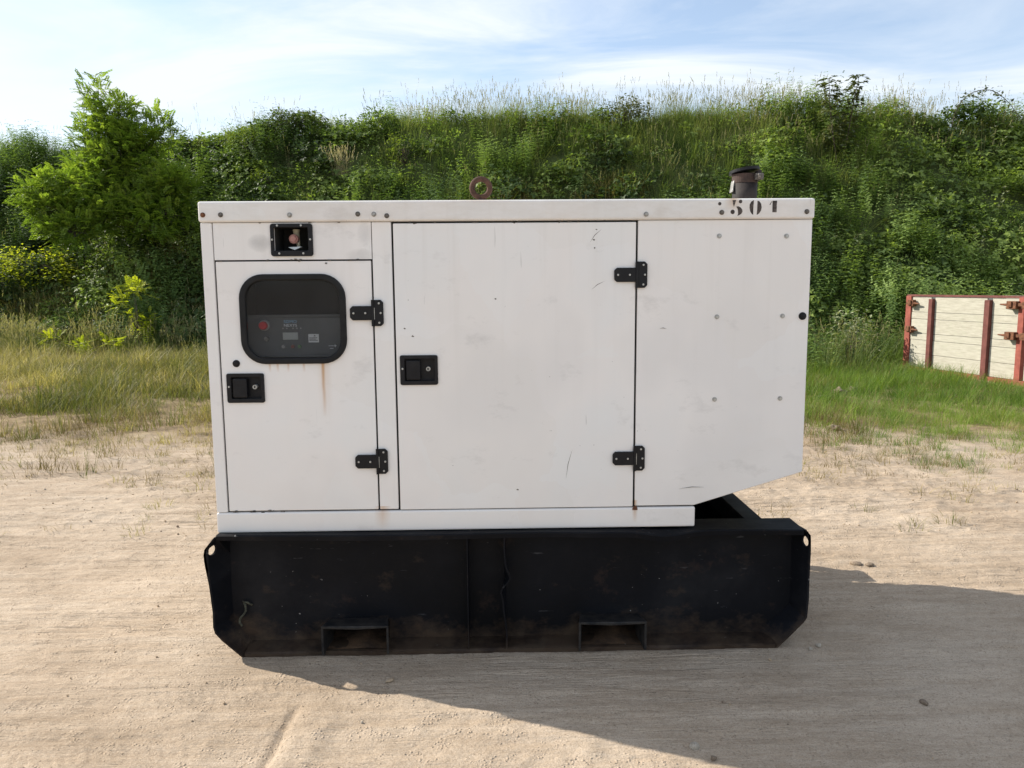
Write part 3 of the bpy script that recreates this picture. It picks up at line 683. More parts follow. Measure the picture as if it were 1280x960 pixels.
# fork pockets: a hood that stands out from the plate and a tunnel behind it
MUD = mat_rough('rusty_mud', (.05, .03, .018), (.13, .075, .04), 14, .95, 0, .6)
for a_, b_ in pock:
    m_ = MB()
    FO, BI, FY = .006, .010, LY - .016          # flared: wider and further out at the mouth
    def wall(xf, xb, sg):
        q = [(xf, FY, PB), (xf, FY, PT - .004), (xb, PY, PT - .020), (xb, PY, PB)]
        m_.add(q + [(x_ + sg * .009, y_, z_) for x_, y_, z_ in q], [(0, 1, 2, 3), (7, 6, 5, 4)] + [(i, 4 + i, 4 + (i + 1) % 4, (i + 1) % 4) for i in range(4)])
    wall(a_ - FO, a_ + BI, 1); wall(b_ + FO, b_ - BI, -1)
    q = [(a_ + BI, PY, PT - .017), (b_ - BI, PY, PT - .017), (b_ + FO, FY, PT - .003), ((a_ + b_) / 2, FY - .003, PT - .007), (a_ - FO, FY, PT - .002)]
    m_.add(q + [(x_, y_, z_ - .009) for x_, y_, z_ in q], [(0, 1, 2, 3, 4), (9, 8, 7, 6, 5)] + [(i, (i + 1) % 5, 5 + (i + 1) % 5, 5 + i) for i in range(5)])
    fp = m_.build('fork_pocket', WORN, gen, .0015)
    t2 = MB(); t2.box(a_ + .002, a_ + .006, PY + .009, .95, PB, PT - .006).box(b_ - .006, b_ - .002, PY + .009, .95, PB, PT - .006).box(a_ + .002, b_ - .002, PY + .009, .95, PT - .006, PT)
    t2.box(a_ + .002, b_ - .002, .95, .955, PB, PT); t2.build('pocket_tunnel', TANK, fp)
    md = MB(); xs3 = np.linspace(a_ + .008, b_ - .008, 14); ys3 = np.linspace(LY + .015, .5, 12)
    vv = [(x_, yy_, .018 + .012 * float(fbm(np.array(x_ * 20), np.array(yy_ * 20), 5)) + .03 * math.exp(-((x_ - (a_ + b_) / 2 - .02) / .06) ** 2) * math.exp(-((yy_ - .12) / .1) ** 2)) for yy_ in ys3 for x_ in xs3]
    md.add(vv, [(j * 14 + i, j * 14 + i + 1, (j + 1) * 14 + i + 1, (j + 1) * 14 + i) for j in range(11) for i in range(13)])
    md.build('caked_mud', MUD, fp, smooth=True)
# tank body, back channel, end rails
bdy = MB()
bdy.box(-1.10, .68, PY + .010, .965, PT + .004, .40).box(1.032, 1.040, PY + .010, .965, PT + .005, .40)  # tank stops short; thin end wall added to block light into the gap
bdy.box(-1.10, pock[0][0] - .002, PY + .010, .965, .003, PT + .003).box(pock[0][1] + .002, pock[1][0] - .002, PY + .010, .965, .003, PT + .003).box(pock[1][1] + .002, 1.040, PY + .010, .965, .003, PT + .003)
bdy.build('fuel_tank', TANK, gen)
MB().box(.968, 1.042, PY + .062, .93, .402, .488).build('end_rail', TANK, gen, .003)
MB().box(-1.10, -1.03, PY + .062, .93, .402, .488).build('end_rail', TANK, gen, .003)
bc = MB(); bc.box(-1.135, 1.140, .967, .975, .006, .490).box(-1.150, 1.150, .93, 1.055, .490, .499).box(-1.07, 1.05, .975, 1.055, .001, .010)
bc.prism([(-1.16, .12), (-1.15, .12), (-1.15, .488), (-1.16, .488)], .976, 1.05).prism([(1.15, .12), (1.16, .12), (1.16, .488), (1.15, .488)], .976, 1.05)
bc.build('rear_channel', TANK, gen)
MB().box(-1.05, .70, .10, .92, .402, .4985).build('engine_bed', DARK, gen)
# frayed bit of rope hooked on the left end
rp = [(-1.095 + .012 * math.sin(k * .9), PY - .012 - .004 * k, .185 - .011 * k + (.014 if k < 2 else 0)) for k in range(8)]
MB().tube([(-1.062, PY - .006, .182), (-1.075, PY - .016, .196)] + rp, .0045, 7).build('rope_end', mat_rough('dirty_rope', (.03, .03, .022), (.10, .10, .07), 80, .95, 0, .6), gen, smooth=True)

# ------------------------------------------------------------------ drop-side trailer body, right
def mat_plank():
    m, t, b = mat('cream_painted_planks', rough=.75, spec=.25); P = objco(t)
    oi = t.nodes.new('ShaderNodeObjectInfo')
    n = noise(t, mapping(t, P, (2.2, 2.2, 16)), 2.5, 6, .65)
    base = ramp(t, n, [(.3, (.30, .28, .225)), (.5, (.40, .378, .31)), (.7, (.48, .458, .385))])
    g = ramp(t, noise(t, P, 4, 5, .7), [(.52, (0, 0, 0)), (.7, (.5, .5, .5))]); base = mix(t, g, base, (.40, .40, .31))
    base = mix(t, math_(t, 'MULTIPLY', oi.outputs['Random'], .35), base, (.46, .45, .37))
    t.links.new(base, b.inputs['Base Color']); bump(t, b, noise(t, mapping(t, P, (3, 3, 40)), 3, 5, .6), .3, .006); return m
PLANK = mat_plank()
REDT = mat_rough('faded_red_paint', (.20, .046, .032), (.31, .085, .058), 9, .7)
DRED = mat_rough('dark_shaded_red', (.10, .030, .024), (.16, .052, .042), 10, .75)  # darker copy of the red; shade on the uprights put into the colour
TL = 2.25
tr = empty('drop_side_trailer', (6.93, 9.98, 0), math.atan2(-.978, .208))
tag(tr, 'cream plank drop-side trailer body with red frame standing in grass by the bank', 'trailer')
zp = [.055, .275, .508, .618, .855, .970, 1.222]
plank_me = {}
bays = [(.065, .485), (.572, 1.592), (1.692, 2.160)]
for (s0, s1) in bays + [(2.30, 2.75), (2.84, 3.80)]:
    for k in range(6):
        off = random.uniform(-.003, .003)
        MB().box(s0, s1, .010 + off, .038, zp[k] + .003, zp[k + 1] - .003).build('plank', PLANK, tr, .003)
for k in range(6):
    MB().box(-.04, -.01, .06, 1.95, zp[k] + .003, zp[k + 1] - .003).build('plank', PLANK, tr, .003)      # end board
    MB().box(.0, 3.8, 1.95, 1.98, zp[k] + .003, zp[k + 1] - .003).build('plank', PLANK, tr, .003)        # far side
MB().box(.05, 3.8, .045, 1.94, .02, .05).build('floor_plate', DRED, tr)
MB().box(-.055, .062, -.012, .055, -.04, 1.235).build('post', REDT, tr, .004)
MB().box(2.163, 2.257, -.016, .055, -.04, 1.235).build('post', REDT, tr, .004)
MB().box(3.80, 3.89, -.016, .055, -.04, 1.235).build('post', REDT, tr, .004)
for a_, b_ in ((.488, .569), (1.595, 1.689), (2.76, 2.83)):
    MB().box(a_, b_, -.045, .040, -.005, 1.190).build('upright', DRED, tr, .004)
MB().box(-.055, 3.9, -.020, .060, -.06, .052).build('bottom_rail', REDT, tr, .004)
MB().box(-.045, 3.9, -.004, .050, 1.224, 1.258).build('top_rail', DRED, tr, .004)
def tlatch(s, z):
    m_ = MB(); m_.box(s, s + .12, -.075, -.008, z - .050, z + .055).box(s - .06, s, -.055, -.014, z - .022, z + .022)
    m_.cyl((s + .06, -.05, z), (s + .24, -.05, z - .008), .030, .010, 8); m_.box(s + .03, s + .09, -.095, -.075, z - .03, z + .05)
    return m_.build('latch', RUST, tr, .004)
tlatch(.055, 1.115); tlatch(.045, .678)
def tlatch2(s, z):
    m_ = MB(); m_.box(s - .13, s + .03, -.085, -.010, z - .055, z + .055).cyl((s - .10, -.05, z), (s - .27, -.05, z + .005), .026, .010, 8)
    m_.box(s + .03, s + .14, -.06, -.018, z - .018, z + .028).box(s + .12, s + .25, -.08, -.010, z - .05, z + .05); m_.box(s - .09, s - .03, -.105, -.085, z - .03, z + .05)
    return m_.build('latch', RUST, tr, .004)
tlatch2(2.15, 1.128); tlatch2(2.15, .688)

# ------------------------------------------------------------------ plants: materials and leaf shapes
def mat_leaf(name, dark, mid, light, trans=.35, rough=.5, src='INSTANCER', spec=.25, gain=1.45):
    m, t, b = mat(name, rough=rough, spec=spec)
    at = t.nodes.new('ShaderNodeAttribute'); at.attribute_type = src; at.attribute_name = 'tint'
    lf = t.nodes.new('ShaderNodeAttribute'); lf.attribute_type = 'GEOMETRY'; lf.attribute_name = 'leaf'
    f = math_(t, 'ADD', at.outputs['Fac'], math_(t, 'MULTIPLY', math_(t, 'SUBTRACT', lf.outputs['Fac'], .5), .5), True)
    k_ = gain
    c = ramp(t, f, [(.0, tuple(q * k_ for q in dark)), (.5, tuple(q * k_ for q in mid)), (1.0, tuple(q * k_ for q in light))])
    t.links.new(c, b.inputs['Base Color'])
    tl = t.nodes.new('ShaderNodeBsdfTranslucent'); t.links.new(mix(t, .5, c, (.9, 1.0, .25), 'MULTIPLY'), tl.inputs[0])
    tl2 = mix(t, 1.0, c, (1.30, 1.36, .62), 'MULTIPLY'); t.links.new(tl2, tl.inputs[0])
    ms = t.nodes.new('ShaderNodeMixShader'); ms.inputs[0].default_value = trans
    t.links.new(b.outputs[0], ms.inputs[1]); t.links.new(tl.outputs[0], ms.inputs[2])
    t.links.new(ms.outputs[0], t.nodes['Material Output'].inputs[0]); return m
class LB:
    """leaf / blade builder with a per-face 'leaf' value"""
    def __init__(s): s.v = []; s.f = []; s.a = []
    def leaf(s, p, d, n, L, w, val=None, fold=.18):
        d = Vector(d).normalized(); n = Vector(n); n = (n - d * n.dot(d)); n = n.normalized() if n.length > 1e-5 else d.orthogonal().normalized()
        b = d.cross(n); p = Vector(p); o = len(s.v); val = random.random() if val is None else val
        q = p + d * L * .45
        s.v += [p, q + b * w * .5 + n * w * fold, p + d * L - n * L * .12, q - b * w * .5 + n * w * fold, q]
        s.f += [(o, o + 1, o + 4), (o + 4, o + 1, o + 2), (o, o + 4, o + 3), (o + 4, o + 2, o + 3)]; s.a += [val] * 4
    def leaf2(s, p, d, n, L, w, val=None, fold=.2):
        d = Vector(d).normalized(); n = Vector(n); n = (n - d * n.dot(d)); n = n.normalized() if n.length > 1e-5 else d.orthogonal().normalized()
        b = d.cross(n); p = Vector(p); o = len(s.v); val = random.random() if val is None else val
        q = p + d * L * .45
        s.v += [p, q + b * w * .5 + n * w * fold, p + d * L, q - b * w * .5 + n * w * fold]
        s.f += [(o, o + 1, o + 2), (o, o + 2, o + 3)]; s.a += [val] * 2
    def blade(s, p, az, H, lean, w, val=None, seg=3):
        val = random.random() if val is None else val
        o = len(s.v); dx, dy = math.cos(az), math.sin(az); p = Vector(p)
        for k in range(seg + 1):
            t = k / seg; c = p + Vector((dx * lean * t * t, dy * lean * t * t, H * (t - .18 * t * t * min(1, lean / max(H, .01)))))
            ww = w * (1 - t) ** .7 * .5 if k < seg else 0
            if k < seg: s.v += [c + Vector((-dy, dx, 0)) * ww, c - Vector((-dy, dx, 0)) * ww]
            else: s.v.append(c)
        for k in range(seg - 1): s.f.append((o + 2 * k, o + 2 * k + 1, o + 2 * k + 3)); s.f.append((o + 2 * k, o + 2 * k + 3, o + 2 * k + 2)); s.a += [val] * 2
        s.f.append((o + 2 * seg - 2, o + 2 * seg - 1, o + 2 * seg)); s.a.append(val)
        return s.v[-1]
    def mesh(s, name, m):
        me = np_mesh(name, np.array([tuple(v) for v in s.v]), np.array(s.f), m, False)
        at = me.attributes.new('leaf', 'FLOAT', 'FACE'); at.data.foreach_set('value', np.array(s.a, np.float32)); return me
def rv(): 
    while True:
        v = Vector((random.uniform(-1, 1), random.uniform(-1, 1), random.uniform(-1, 1)))
        if .05 < v.length < 1: return v
# clump shapes ----------------------------------------------------
def bramble_clump(n=30, R0=.36, L=.085):
    b = LB()
    for k in range(n):
        u = rv(); u.z = abs(u.z) * .9; p = u * R0 * (.6 + .4 * random.random()) / max(u.length, .5)
        p.z = p.z * .9 + .02; d = (Vector((u.x, u.y, -.1)) + rv() * .7).normalized(); nn = (Vector((u.x * .5, u.y * .5, 1)) + rv() * .5)
        l = L * random.uniform(.7, 1.25); val = random.random(); side = d.cross(nn).normalized()
        b.leaf(p, d, nn, l, l * .68, val)
        b.leaf2(p, d * .35 + side, nn, l * .8, l * .5, val); b.leaf2(p, d * .35 - side, nn, l * .8, l * .5, val)
    for k in range(4):
        a = random.random() * 6.28; b.blade((0, 0, 0), a, random.uniform(.2, .42), random.uniform(.1, .5), .008, .1)
    return b
def nettle_clump(n=7, H=.75):
    b = LB()
    for k in range(n):
        a = random.random() * 6.28; r0 = random.random() * .22; base = Vector((math.cos(a) * r0, math.sin(a) * r0, 0)); h = H * random.uniform(.6, 1.1)
        ax = (Vector((0, 0, 1)) + rv() * .22).normalized(); b.blade(base, math.atan2(ax.y, ax.x), h, h * math.hypot(ax.x, ax.y), .008, .2)
        for j in range(8):
            t = .25 + .75 * j / 7; p = base + ax * h * t; aa = j * 1.57 + random.random() * .5; l = .085 * (1.15 - .5 * t) * random.uniform(.8, 1.2)
            for s_ in (0, 3.14): b.leaf2(p, (math.cos(aa + s_), math.sin(aa + s_), -.25 + .3 * random.random()), (0, 0, 1), l, l * .5)
    return b
def grass_tuft(n=34, H=.8, spread=.16, w=.009, lean=.35):
    b = LB()
    for k in range(n):
        a = random.random() * 6.28; r0 = math.sqrt(random.random()) * spread; h = H * random.uniform(.45, 1.05)
        b.blade((math.cos(a) * r0, math.sin(a) * r0, -.03), a + random.uniform(-1, 1), h, h * lean * random.uniform(.2, 1.6), w * random.uniform(.7, 1.3), seg=4)
    return b
def seed_grass(n=9, H=1.1, spread=.14, head=.13):
    b = LB()
    for k in range(n):
        a = random.random() * 6.28; r0 = math.sqrt(random.random()) * spread; h = H * random.uniform(.6, 1.05)
        tip = b.blade((math.cos(a) * r0, math.sin(a) * r0, -.03), a, h, h * random.uniform(.05, .35), .0055, .4, seg=4)
        d = Vector((math.cos(a) * .25, math.sin(a) * .25, 1)).normalized()
        for j in range(7):
            q = tip - d * head * (j / 6.0) * 1.0 + d * .01; u = rv()
            b.leaf2(q, d * 1.0 + u * .55, u, head * .34, head * .11, .75 + .25 * random.random())
    for k in range(6):
        a = random.random() * 6.28; h = H * random.uniform(.25, .5); b.blade((0, 0, -.03), a, h, h * .6, .007, .2)
    return b
def umbel(n=3, H=.9):
    b = LB()
    for k in range(n):
        a = random.random() * 6.28; h = H * random.uniform(.6, 1.1); tip = b.blade((math.cos(a) * .1, math.sin(a) * .1, 0), a, h, h * .2, .008, .1, seg=4)
        for j in range(16):
            u = rv(); b.leaf2(tip + Vector((u.x, u.y, u.z * .3)) * .06, (u.x, u.y, .3), (0, 0, 1), .022, .018, 1)
        for j in range(10):
            u = rv(); b.leaf2(tip * random.uniform(.2, .8), (u.x, u.y, .3), (0, 0, 1), .10, .05, .1)
    return b
def weed_clump(n=42, Rr=.25, L=.05, H=.3):
    b = LB()
    for k in range(n):
        u = rv(); p = Vector((u.x * Rr, u.y * Rr, abs(u.z) * H)); l = L * random.uniform(.6, 1.3)
        b.leaf2(p, (u.x + random.uniform(-.4, .4), u.y + random.uniform(-.4, .4), random.uniform(-.2, .5)), rv() * .5 + Vector((0, -.2, 1)), l, l * .6)
    return b
M_BR = mat_leaf('bramble_leaf', (.016, .028, .010), (.047, .073, .021), (.135, .175, .044), .46, .55, gain=2.05)
M_NE = mat_leaf('nettle_leaf', (.018, .034, .012), (.055, .088, .026), (.13, .175, .05), .45, .6, gain=2.05)
M_GR = mat_leaf('tall_grass_blade', (.028, .048, .012), (.070, .100, .028), (.17, .19, .065), .40, .55, gain=1.85)
M_SG = mat_leaf('seeding_grass', (.085, .10, .038), (.16, .165, .07), (.29, .26, .15), .35, .7, gain=1.1)
M_MG = mat_leaf('meadow_grass', (.072, .088, .022), (.175, .158, .055), (.35, .295, .15), .35, .6, gain=1.25)
M_LG = mat_leaf('lush_grass', (.035, .075, .012), (.085, .14, .022), (.17, .22, .045), .40, .55)
M_DG = mat_leaf('dry_grass', (.10, .075, .030), (.18, .140, .062), (.31, .25, .125), .3, .8, gain=1.1)
M_UM = mat_leaf('white_flower_head', (.06, .09, .03), (.3, .33, .2), (.62, .62, .52), .3, .6, gain=1.0)

# geometry-node scatter: ONE object per kind of ground cover
def scatter(name, pts, rot, scl, idx_, tint, protos, label, kind='stuff'):
    pts = np.asarray(pts, np.float32); n = len(pts)
    me = bpy.data.meshes.new(name); me.vertices.add(n); me.vertices.foreach_set('co', pts.ravel())
    def attr(nm, ty, field, arr):
        a_ = me.attributes.new(nm, ty, 'POINT'); a_.data.foreach_set(field, np.asarray(arr).ravel())
    attr('rot', 'FLOAT_VECTOR', 'vector', np.asarray(rot, np.float32)); attr('scl', 'FLOAT', 'value', np.asarray(scl, np.float32))
    attr('idx', 'INT', 'value', np.asarray(idx_, np.int32)); attr('tint', 'FLOAT', 'value', np.asarray(tint, np.float32)); me.update()
    o = link(name, me); tag(o, label, None, None, kind)
    g = bpy.data.node_groups.new(name, 'GeometryNodeTree')
    g.interface.new_socket('Geometry', in_out='INPUT', socket_type='NodeSocketGeometry'); g.interface.new_socket('Geometry', in_out='OUTPUT', socket_type='NodeSocketGeometry')
    gi = g.nodes.new('NodeGroupInput'); go = g.nodes.new('NodeGroupOutput'); jn = g.nodes.new('GeometryNodeJoinGeometry')
    def named(nm, ty):
        q = g.nodes.new('GeometryNodeInputNamedAttribute'); q.data_type = ty; q.inputs['Name'].default_value = nm; return q.outputs[0]
    for k, pm in enumerate(protos):
        po = bpy.data.objects.new(name + '_clump', pm)
        oi = g.nodes.new('GeometryNodeObjectInfo'); oi.inputs['Object'].default_value = po; oi.inputs['As Instance'].default_value = False
        ip = g.nodes.new('GeometryNodeInstanceOnPoints'); cm = g.nodes.new('FunctionNodeCompare'); cm.data_type = 'INT'; cm.operation = 'EQUAL'
        g.links.new(named('idx', 'INT'), cm.inputs[2]); cm.inputs[3].default_value = k
        g.links.new(gi.outputs[0], ip.inputs['Points']); g.links.new(cm.outputs[0], ip.inputs['Selection']); g.links.new(oi.outputs['Geometry'], ip.inputs['Instance'])
        e2r = g.nodes.new('FunctionNodeEulerToRotation'); g.links.new(named('rot', 'FLOAT_VECTOR'), e2r.inputs[0])
        g.links.new(e2r.outputs[0], ip.inputs['Rotation']); g.links.new(named('scl', 'FLOAT'), ip.inputs['Scale'])
        g.links.new(ip.outputs[0], jn.inputs[0])
    g.links.new(jn.outputs[0], go.inputs[0])
    md = o.modifiers.new('scatter', 'NODES'); md.node_group = g; return o
def rots(n, tx=0.0, jit=.2):
    r0 = np.zeros((n, 3)); r0[:, 0] = tx + rng.normal(0, jit, n); r0[:, 1] = rng.normal(0, jit, n); r0[:, 2] = rng.uniform(0, 6.283, n); return r0
def tilt_rots(n, tilt, jit=.2):
    """random spin about own axis, then lean out of the slope (towards -y) by tilt"""
    out = np.zeros((n, 3))
    for i in range(n):
        m_ = Matrix.Rotation(tilt[i] + random.gauss(0, jit), 4, 'X') @ Matrix.Rotation(random.gauss(0, jit), 4, 'Y') @ Matrix.Rotation(random.random() * 6.283, 4, 'Z')
        out[i] = m_.to_euler()
    return out
# ---- the bank
def bank_points(n, x0, x1, t0, t1):
    x = rng.uniform(x0, x1, n); t = rng.uniform(t0, t1, n); y = crestY(x) - 5.3 + t * 5.3; return x, y, t
def zone_grass(x, t):
    e = (fbm(x * .6, t * 3.0, 90, 3) - .5) * 1.6
    a_ = 1 / (1 + np.exp(-(x + 1.0 + e * 6) * 1.6)); c = 1 / (1 + np.exp((x - 9.6 + e * 3) * 1.5))
    lo = .60 - .12 * np.clip((3 - x) / 4, 0, 1)
    return a_ * c / (1 + np.exp(-(t - lo + e * .5) * 14))
x, y, t = bank_points(9800, -23, 23, -.03, 1.25)
zg = zone_grass(x, t); keep = rng.random(len(x)) > zg * .74; x, y, t = x[keep], y[keep], t[keep]; n = len(x)
patch = fbm(x * .6, t * 4.5, 120, 4); fine = fbm(x * 2.2, t * 13, 130, 2)
kindn = fbm(x * .5 + 7, t * 3.4, 140, 3)
tint = .52 + 1.2 * (patch - .5) + .8 * (fine - .5) + .22 * np.clip((x - 1) / 5, 0, 1) + rng.normal(0, .07, n)
isn = (kindn > .54) & (rng.random(n) < .85)
isw = (~isn) & (kindn < .41) & (rng.random(n) < .8)
ki = np.where(isn, rng.integers(3, 5, n), np.where(isw, rng.integers(5, 7, n), rng.integers(0, 3, n)))
lump = (fbm(x * .9, t * 5, 150, 2) - .45) * 1.0
z = bank_z(x, y) + np.clip(lump, -.05, .5)
sc = rng.uniform(.75, 1.35, n)
protos = [bramble_clump(30).mesh('bramble_clump', M_BR), bramble_clump(26, .40, .10).mesh('bramble_clump', M_BR), bramble_clump(34, .32, .07).mesh('bramble_clump', M_BR),
          nettle_clump(7, .7).mesh('nettle_clump', M_NE), nettle_clump(6, .85).mesh('nettle_clump', M_NE),
          weed_clump(70, .30, .06, .34).mesh('weed_clump', M_BR), weed_clump(80, .34, .045, .3).mesh('weed_clump', M_NE)]
tl = np.where(ki <= 2, .55, .18) * np.clip(1.1 - t, .05, 1)
scatter('bank_undergrowth', np.stack([x, y, z], -1), tilt_rots(n, tl, .25), sc, ki, np.clip(tint, 0, 1), protos, 'tangled dark green brambles, nettles and weeds covering the bank')
# ---- grass on the bank and along its crest
P_ = []; 
x, y, t = bank_points(9000, -23, 23, .0, 1.22); zg = zone_grass(x, t)
k1 = rng.random(len(x)) < (zg * .75 + .05); x, y, t = x[k1], y[k1], t[k1]
xc = rng.uniform(-23, 23, 2100); tcx = rng.normal(1.03, .07, 2100); yc = crestY(xc) - 5.3 + tcx * 5.3
dens = .12 + .88 / (1 + np.exp(-(xc + .5) * 1.2)) / (1 + np.exp((xc - 10.3) * 1.2)) + .2 * (xc > 10)
k2 = rng.random(2100) < dens; xc, yc, tcx = xc[k2], yc[k2], tcx[k2]
x = np.concatenate([x, xc]); y = np.concatenate([y, yc]); t = np.concatenate([t, tcx]); n = len(x)
cr = t > .92
ki = np.where(cr & (rng.random(n) < .36), rng.integers(3, 6, n), rng.integers(0, 3, n))
ki = np.where((~cr) & (rng.random(n) < .17), rng.integers(3, 6, n), ki)
tint = .50 + 1.1 * (fbm(x * .9, t * 6, 160, 3) - .5) + .25 * np.clip((t - .8) * 3, 0, 1) + rng.normal(0, .2, n)
protos = [grass_tuft(40, .66, .2, .009, .45).mesh('grass_tuft', M_GR), grass_tuft(34, .80, .2, .010, .6).mesh('grass_tuft', M_GR), grass_tuft(44, .52, .22, .010, .5).mesh('grass_tuft', M_GR),
          seed_grass(9, 1.15).mesh('seeding_tuft', M_SG), seed_grass(7, 1.3, .12, .10).mesh('seeding_tuft', M_SG), seed_grass(10, 1.0, .18, .15).mesh('seeding_tuft', M_SG)]
scatter('bank_grass', np.stack([x, y, bank_z(x, y) - .02], -1), tilt_rots(n, .25 * np.clip(1.0 - t, 0, 1), .10), rng.uniform(.65, 1.15, n), ki, np.clip(tint, 0, 1), protos, 'tall green grass with pale seed heads on the slope and crest of the bank')

# ---- meadow strip between sand and bank
def meadow(name, n, x0, x1, y0, y1, dens_fn, protos, tint_fn, kfn, sfn, label):
    x = rng.uniform(x0, x1, n); y = rng.uniform(y0, y1, n); k = rng.random(n) < dens_fn(x, y); x, y = x[k], y[k]
    inside = (y < crestY(x) - 5.3 + .5) & ~((x - 6.93) * -.978 + (y - 9.98) * -.208 < .32) | (y > 10.3) | (x < 5)
    x, y = x[inside], y[inside]; n = len(x)
    z = np.maximum(ground_z(x, y, False), bank_z(x, y))
    return scatter(name, np.stack([x, y, z], -1), rots(n, 0, .12), sfn(x, y), kfn(x, y), np.clip(tint_fn(x, y), 0, 1), protos, label)
edgeL = lambda x, y: 3.75 + .9 * (fbm(x * .5, y * .3, 200, 3) - .5) * 2 - .45
mg = [grass_tuft(24, .36, .15, .009, .7).mesh('meadow_tuft', M_MG), grass_tuft(26, .26, .16, .009, .9).mesh('meadow_tuft', M_MG), grass_tuft(24, .30, .16, .006, .8).mesh('meadow_tuft', M_DG),
      seed_grass(7, .45, .16, .07).mesh('seeding_tuft', M_SG), grass_tuft(26, .16, .17, .006, 1.0).mesh('meadow_tuft', M_DG)]
def dL(x, y):
    pz = fbm(x * .9, y * .9, 210, 3)
    return np.clip((y - edgeL(x, y) + .3) / 2.4, 0, 1) * np.clip(.6 + 3.0 * (pz - .45), .08, 1)
def kL(x, y):
    n = len(x); u = rng.random(n); br = np.clip(1 - (y - edgeL(x, y)) / 2.6, 0, 1) * .8 + .16
    dp = fbm(x * .6, y * .6, 220, 3); br = np.clip(br + (dp - .46) * 1.6, .04, .92)
    return np.where(u < br, np.where(rng.random(n) < .5, 2, 4), np.where(u > .93, 3, rng.integers(0, 2, n)))
meadow('meadow_grass', 27000, -19, 3.6, 2.9, 16.5, dL, mg, lambda x, y: .52 + 1.6 * (fbm(x * .7, y * .7, 230, 3) - .5) + rng.normal(0, .26, len(x)), kL,
       lambda x, y: rng.uniform(.65, 1.2, len(x)) * np.clip(.58 + (y - 3.6) * .12, .55, 1.15) * (.6 + .8 * fbm(x * 1.5, y * 1.5, 235, 2)), 'olive and straw coloured meadow grass between the sand and the bank')
lg = [grass_tuft(34, .30, .16, .006, .7).mesh('lush_tuft', M_LG), grass_tuft(30, .24, .18, .006, .9).mesh('lush_tuft', M_LG), grass_tuft(24, .30, .16, .006, .8).mesh('lush_tuft', M_DG)]
def dR(x, y):
    pz = fbm(x * .7, y * .9, 240, 3); e = 3.75 - .26 * (x - 4) + 2.2 * (pz - .5)
    patch = (np.exp(-((x - 3.52 - .12 * np.sin(y * 3)) / .24) ** 2 - ((y - 3.35) / .85) ** 4) + .8 * np.exp(-((x - 4.6) / .9) ** 2 - ((y - 3.6) / .30) ** 2)) * .95
    return np.clip(np.clip((y - e) / .8, 0, 1) * np.clip(.6 + 1.8 * (pz - .42), .1, 1) + patch * np.clip((pz - .36) * 6, 0, 1), 0, 1)
meadow('lush_grass', 15000, 2.6, 17, 2.4, 13.8, dR, lg, lambda x, y: .55 + .9 * (fbm(x * .6, y * .6, 250, 3) - .5) + rng.normal(0, .14, len(x)),
       lambda x, y: np.where(rng.random(len(x)) < .10, 2, rng.integers(0, 2, len(x))), lambda x, y: rng.uniform(.6, 1.15, len(x)) * np.clip(.55 + (y - 4) * .12, .45, 1.1),
       'bright green grass between the sand and the trailer')
# sparse tufts and litter out on the sand
n = 1500; x = rng.uniform(-7.5, 7.5, n); y = np.clip(rng.normal(3.5, .9, n), 1.55, 6.5)
k = (fbm(x * 1.2, y * 1.6, 260, 3) > .53) | (rng.random(n) < .07); x, y = x[k], y[k]
x = np.concatenate([x, [2.35, 2.42, 2.37, 2.46, 2.30, 2.9, -2.3]]); y = np.concatenate([y, [1.91, 1.45, 2.65, 2.6, 2.7, 2.15, 1.62]]); n = len(x)
sp_ = [grass_tuft(20, .13, .10, .005, 1.1).mesh('sparse_tuft', M_DG), grass_tuft(22, .12, .10, .005, 1.0).mesh('sparse_tuft', M_MG), grass_tuft(16, .09, .14, .005, 1.4).mesh('sparse_tuft', M_DG)]
scatter('sparse_grass', np.stack([x, y, ground_z(x, y)], -1), rots(n, 0, .15), rng.uniform(.4, 1.0, n), rng.integers(0, 3, n), np.clip(rng.normal(.45, .2, n), 0, 1), sp_, 'small dry grass tufts scattered over the sand')
# pebbles and crumbs of soil
def stone_mesh(name, m, sub=2, seed=0, amp=.35, flat=.7):
    bm = bmesh.new(); bmesh.ops.create_icosphere(bm, subdivisions=sub, radius=1)
    for v in bm.verts:
        c = v.co; k = 1 + (.5 * amp * (random.random() - .5) if sub > 2 else 0) + amp * (float(vnoise(np.array(c.x * 1.6 + seed * 3.3), np.array(c.y * 1.6 + c.z * 2.1), seed)) - .5) * 2
        v.co = Vector((c.x * k, c.y * k * .85, c.z * k * flat))
    me = bpy.data.meshes.new(name); bm.to_mesh(me); bm.free(); me.materials.append(m); me.polygons.foreach_set('use_smooth', [sub > 1] * len(me.polygons)); return me
PEB = mat_rough('pale_stone', (.26, .22, .17), (.46, .41, .34), 3, .9); CLOD = mat_rough('dark_soil_clod', (.14, .105, .075), (.26, .20, .145), 3, 1, 0, .6)
SANDC = mat_rough('sand_crumb', (.32, .235, .15), (.46, .355, .25), 3, 1)
n = 3200; x = rng.uniform(-3.8, 4.8, n); y = rng.uniform(-1.0, 3.6, n); kk = ~((np.abs(x) < 1.2) & (y > -.06) & (y < 1.08)) & (fbm(x * 1.5, y * 2, 270, 3) + .25 * (y > 1.4) > .46)
x, y = x[kk], y[kk]; n = len(x)
s_ = .0016 + .0055 * rng.random(n) ** 8 + .005 * rng.random(n) ** 3 * (y > 1.4)
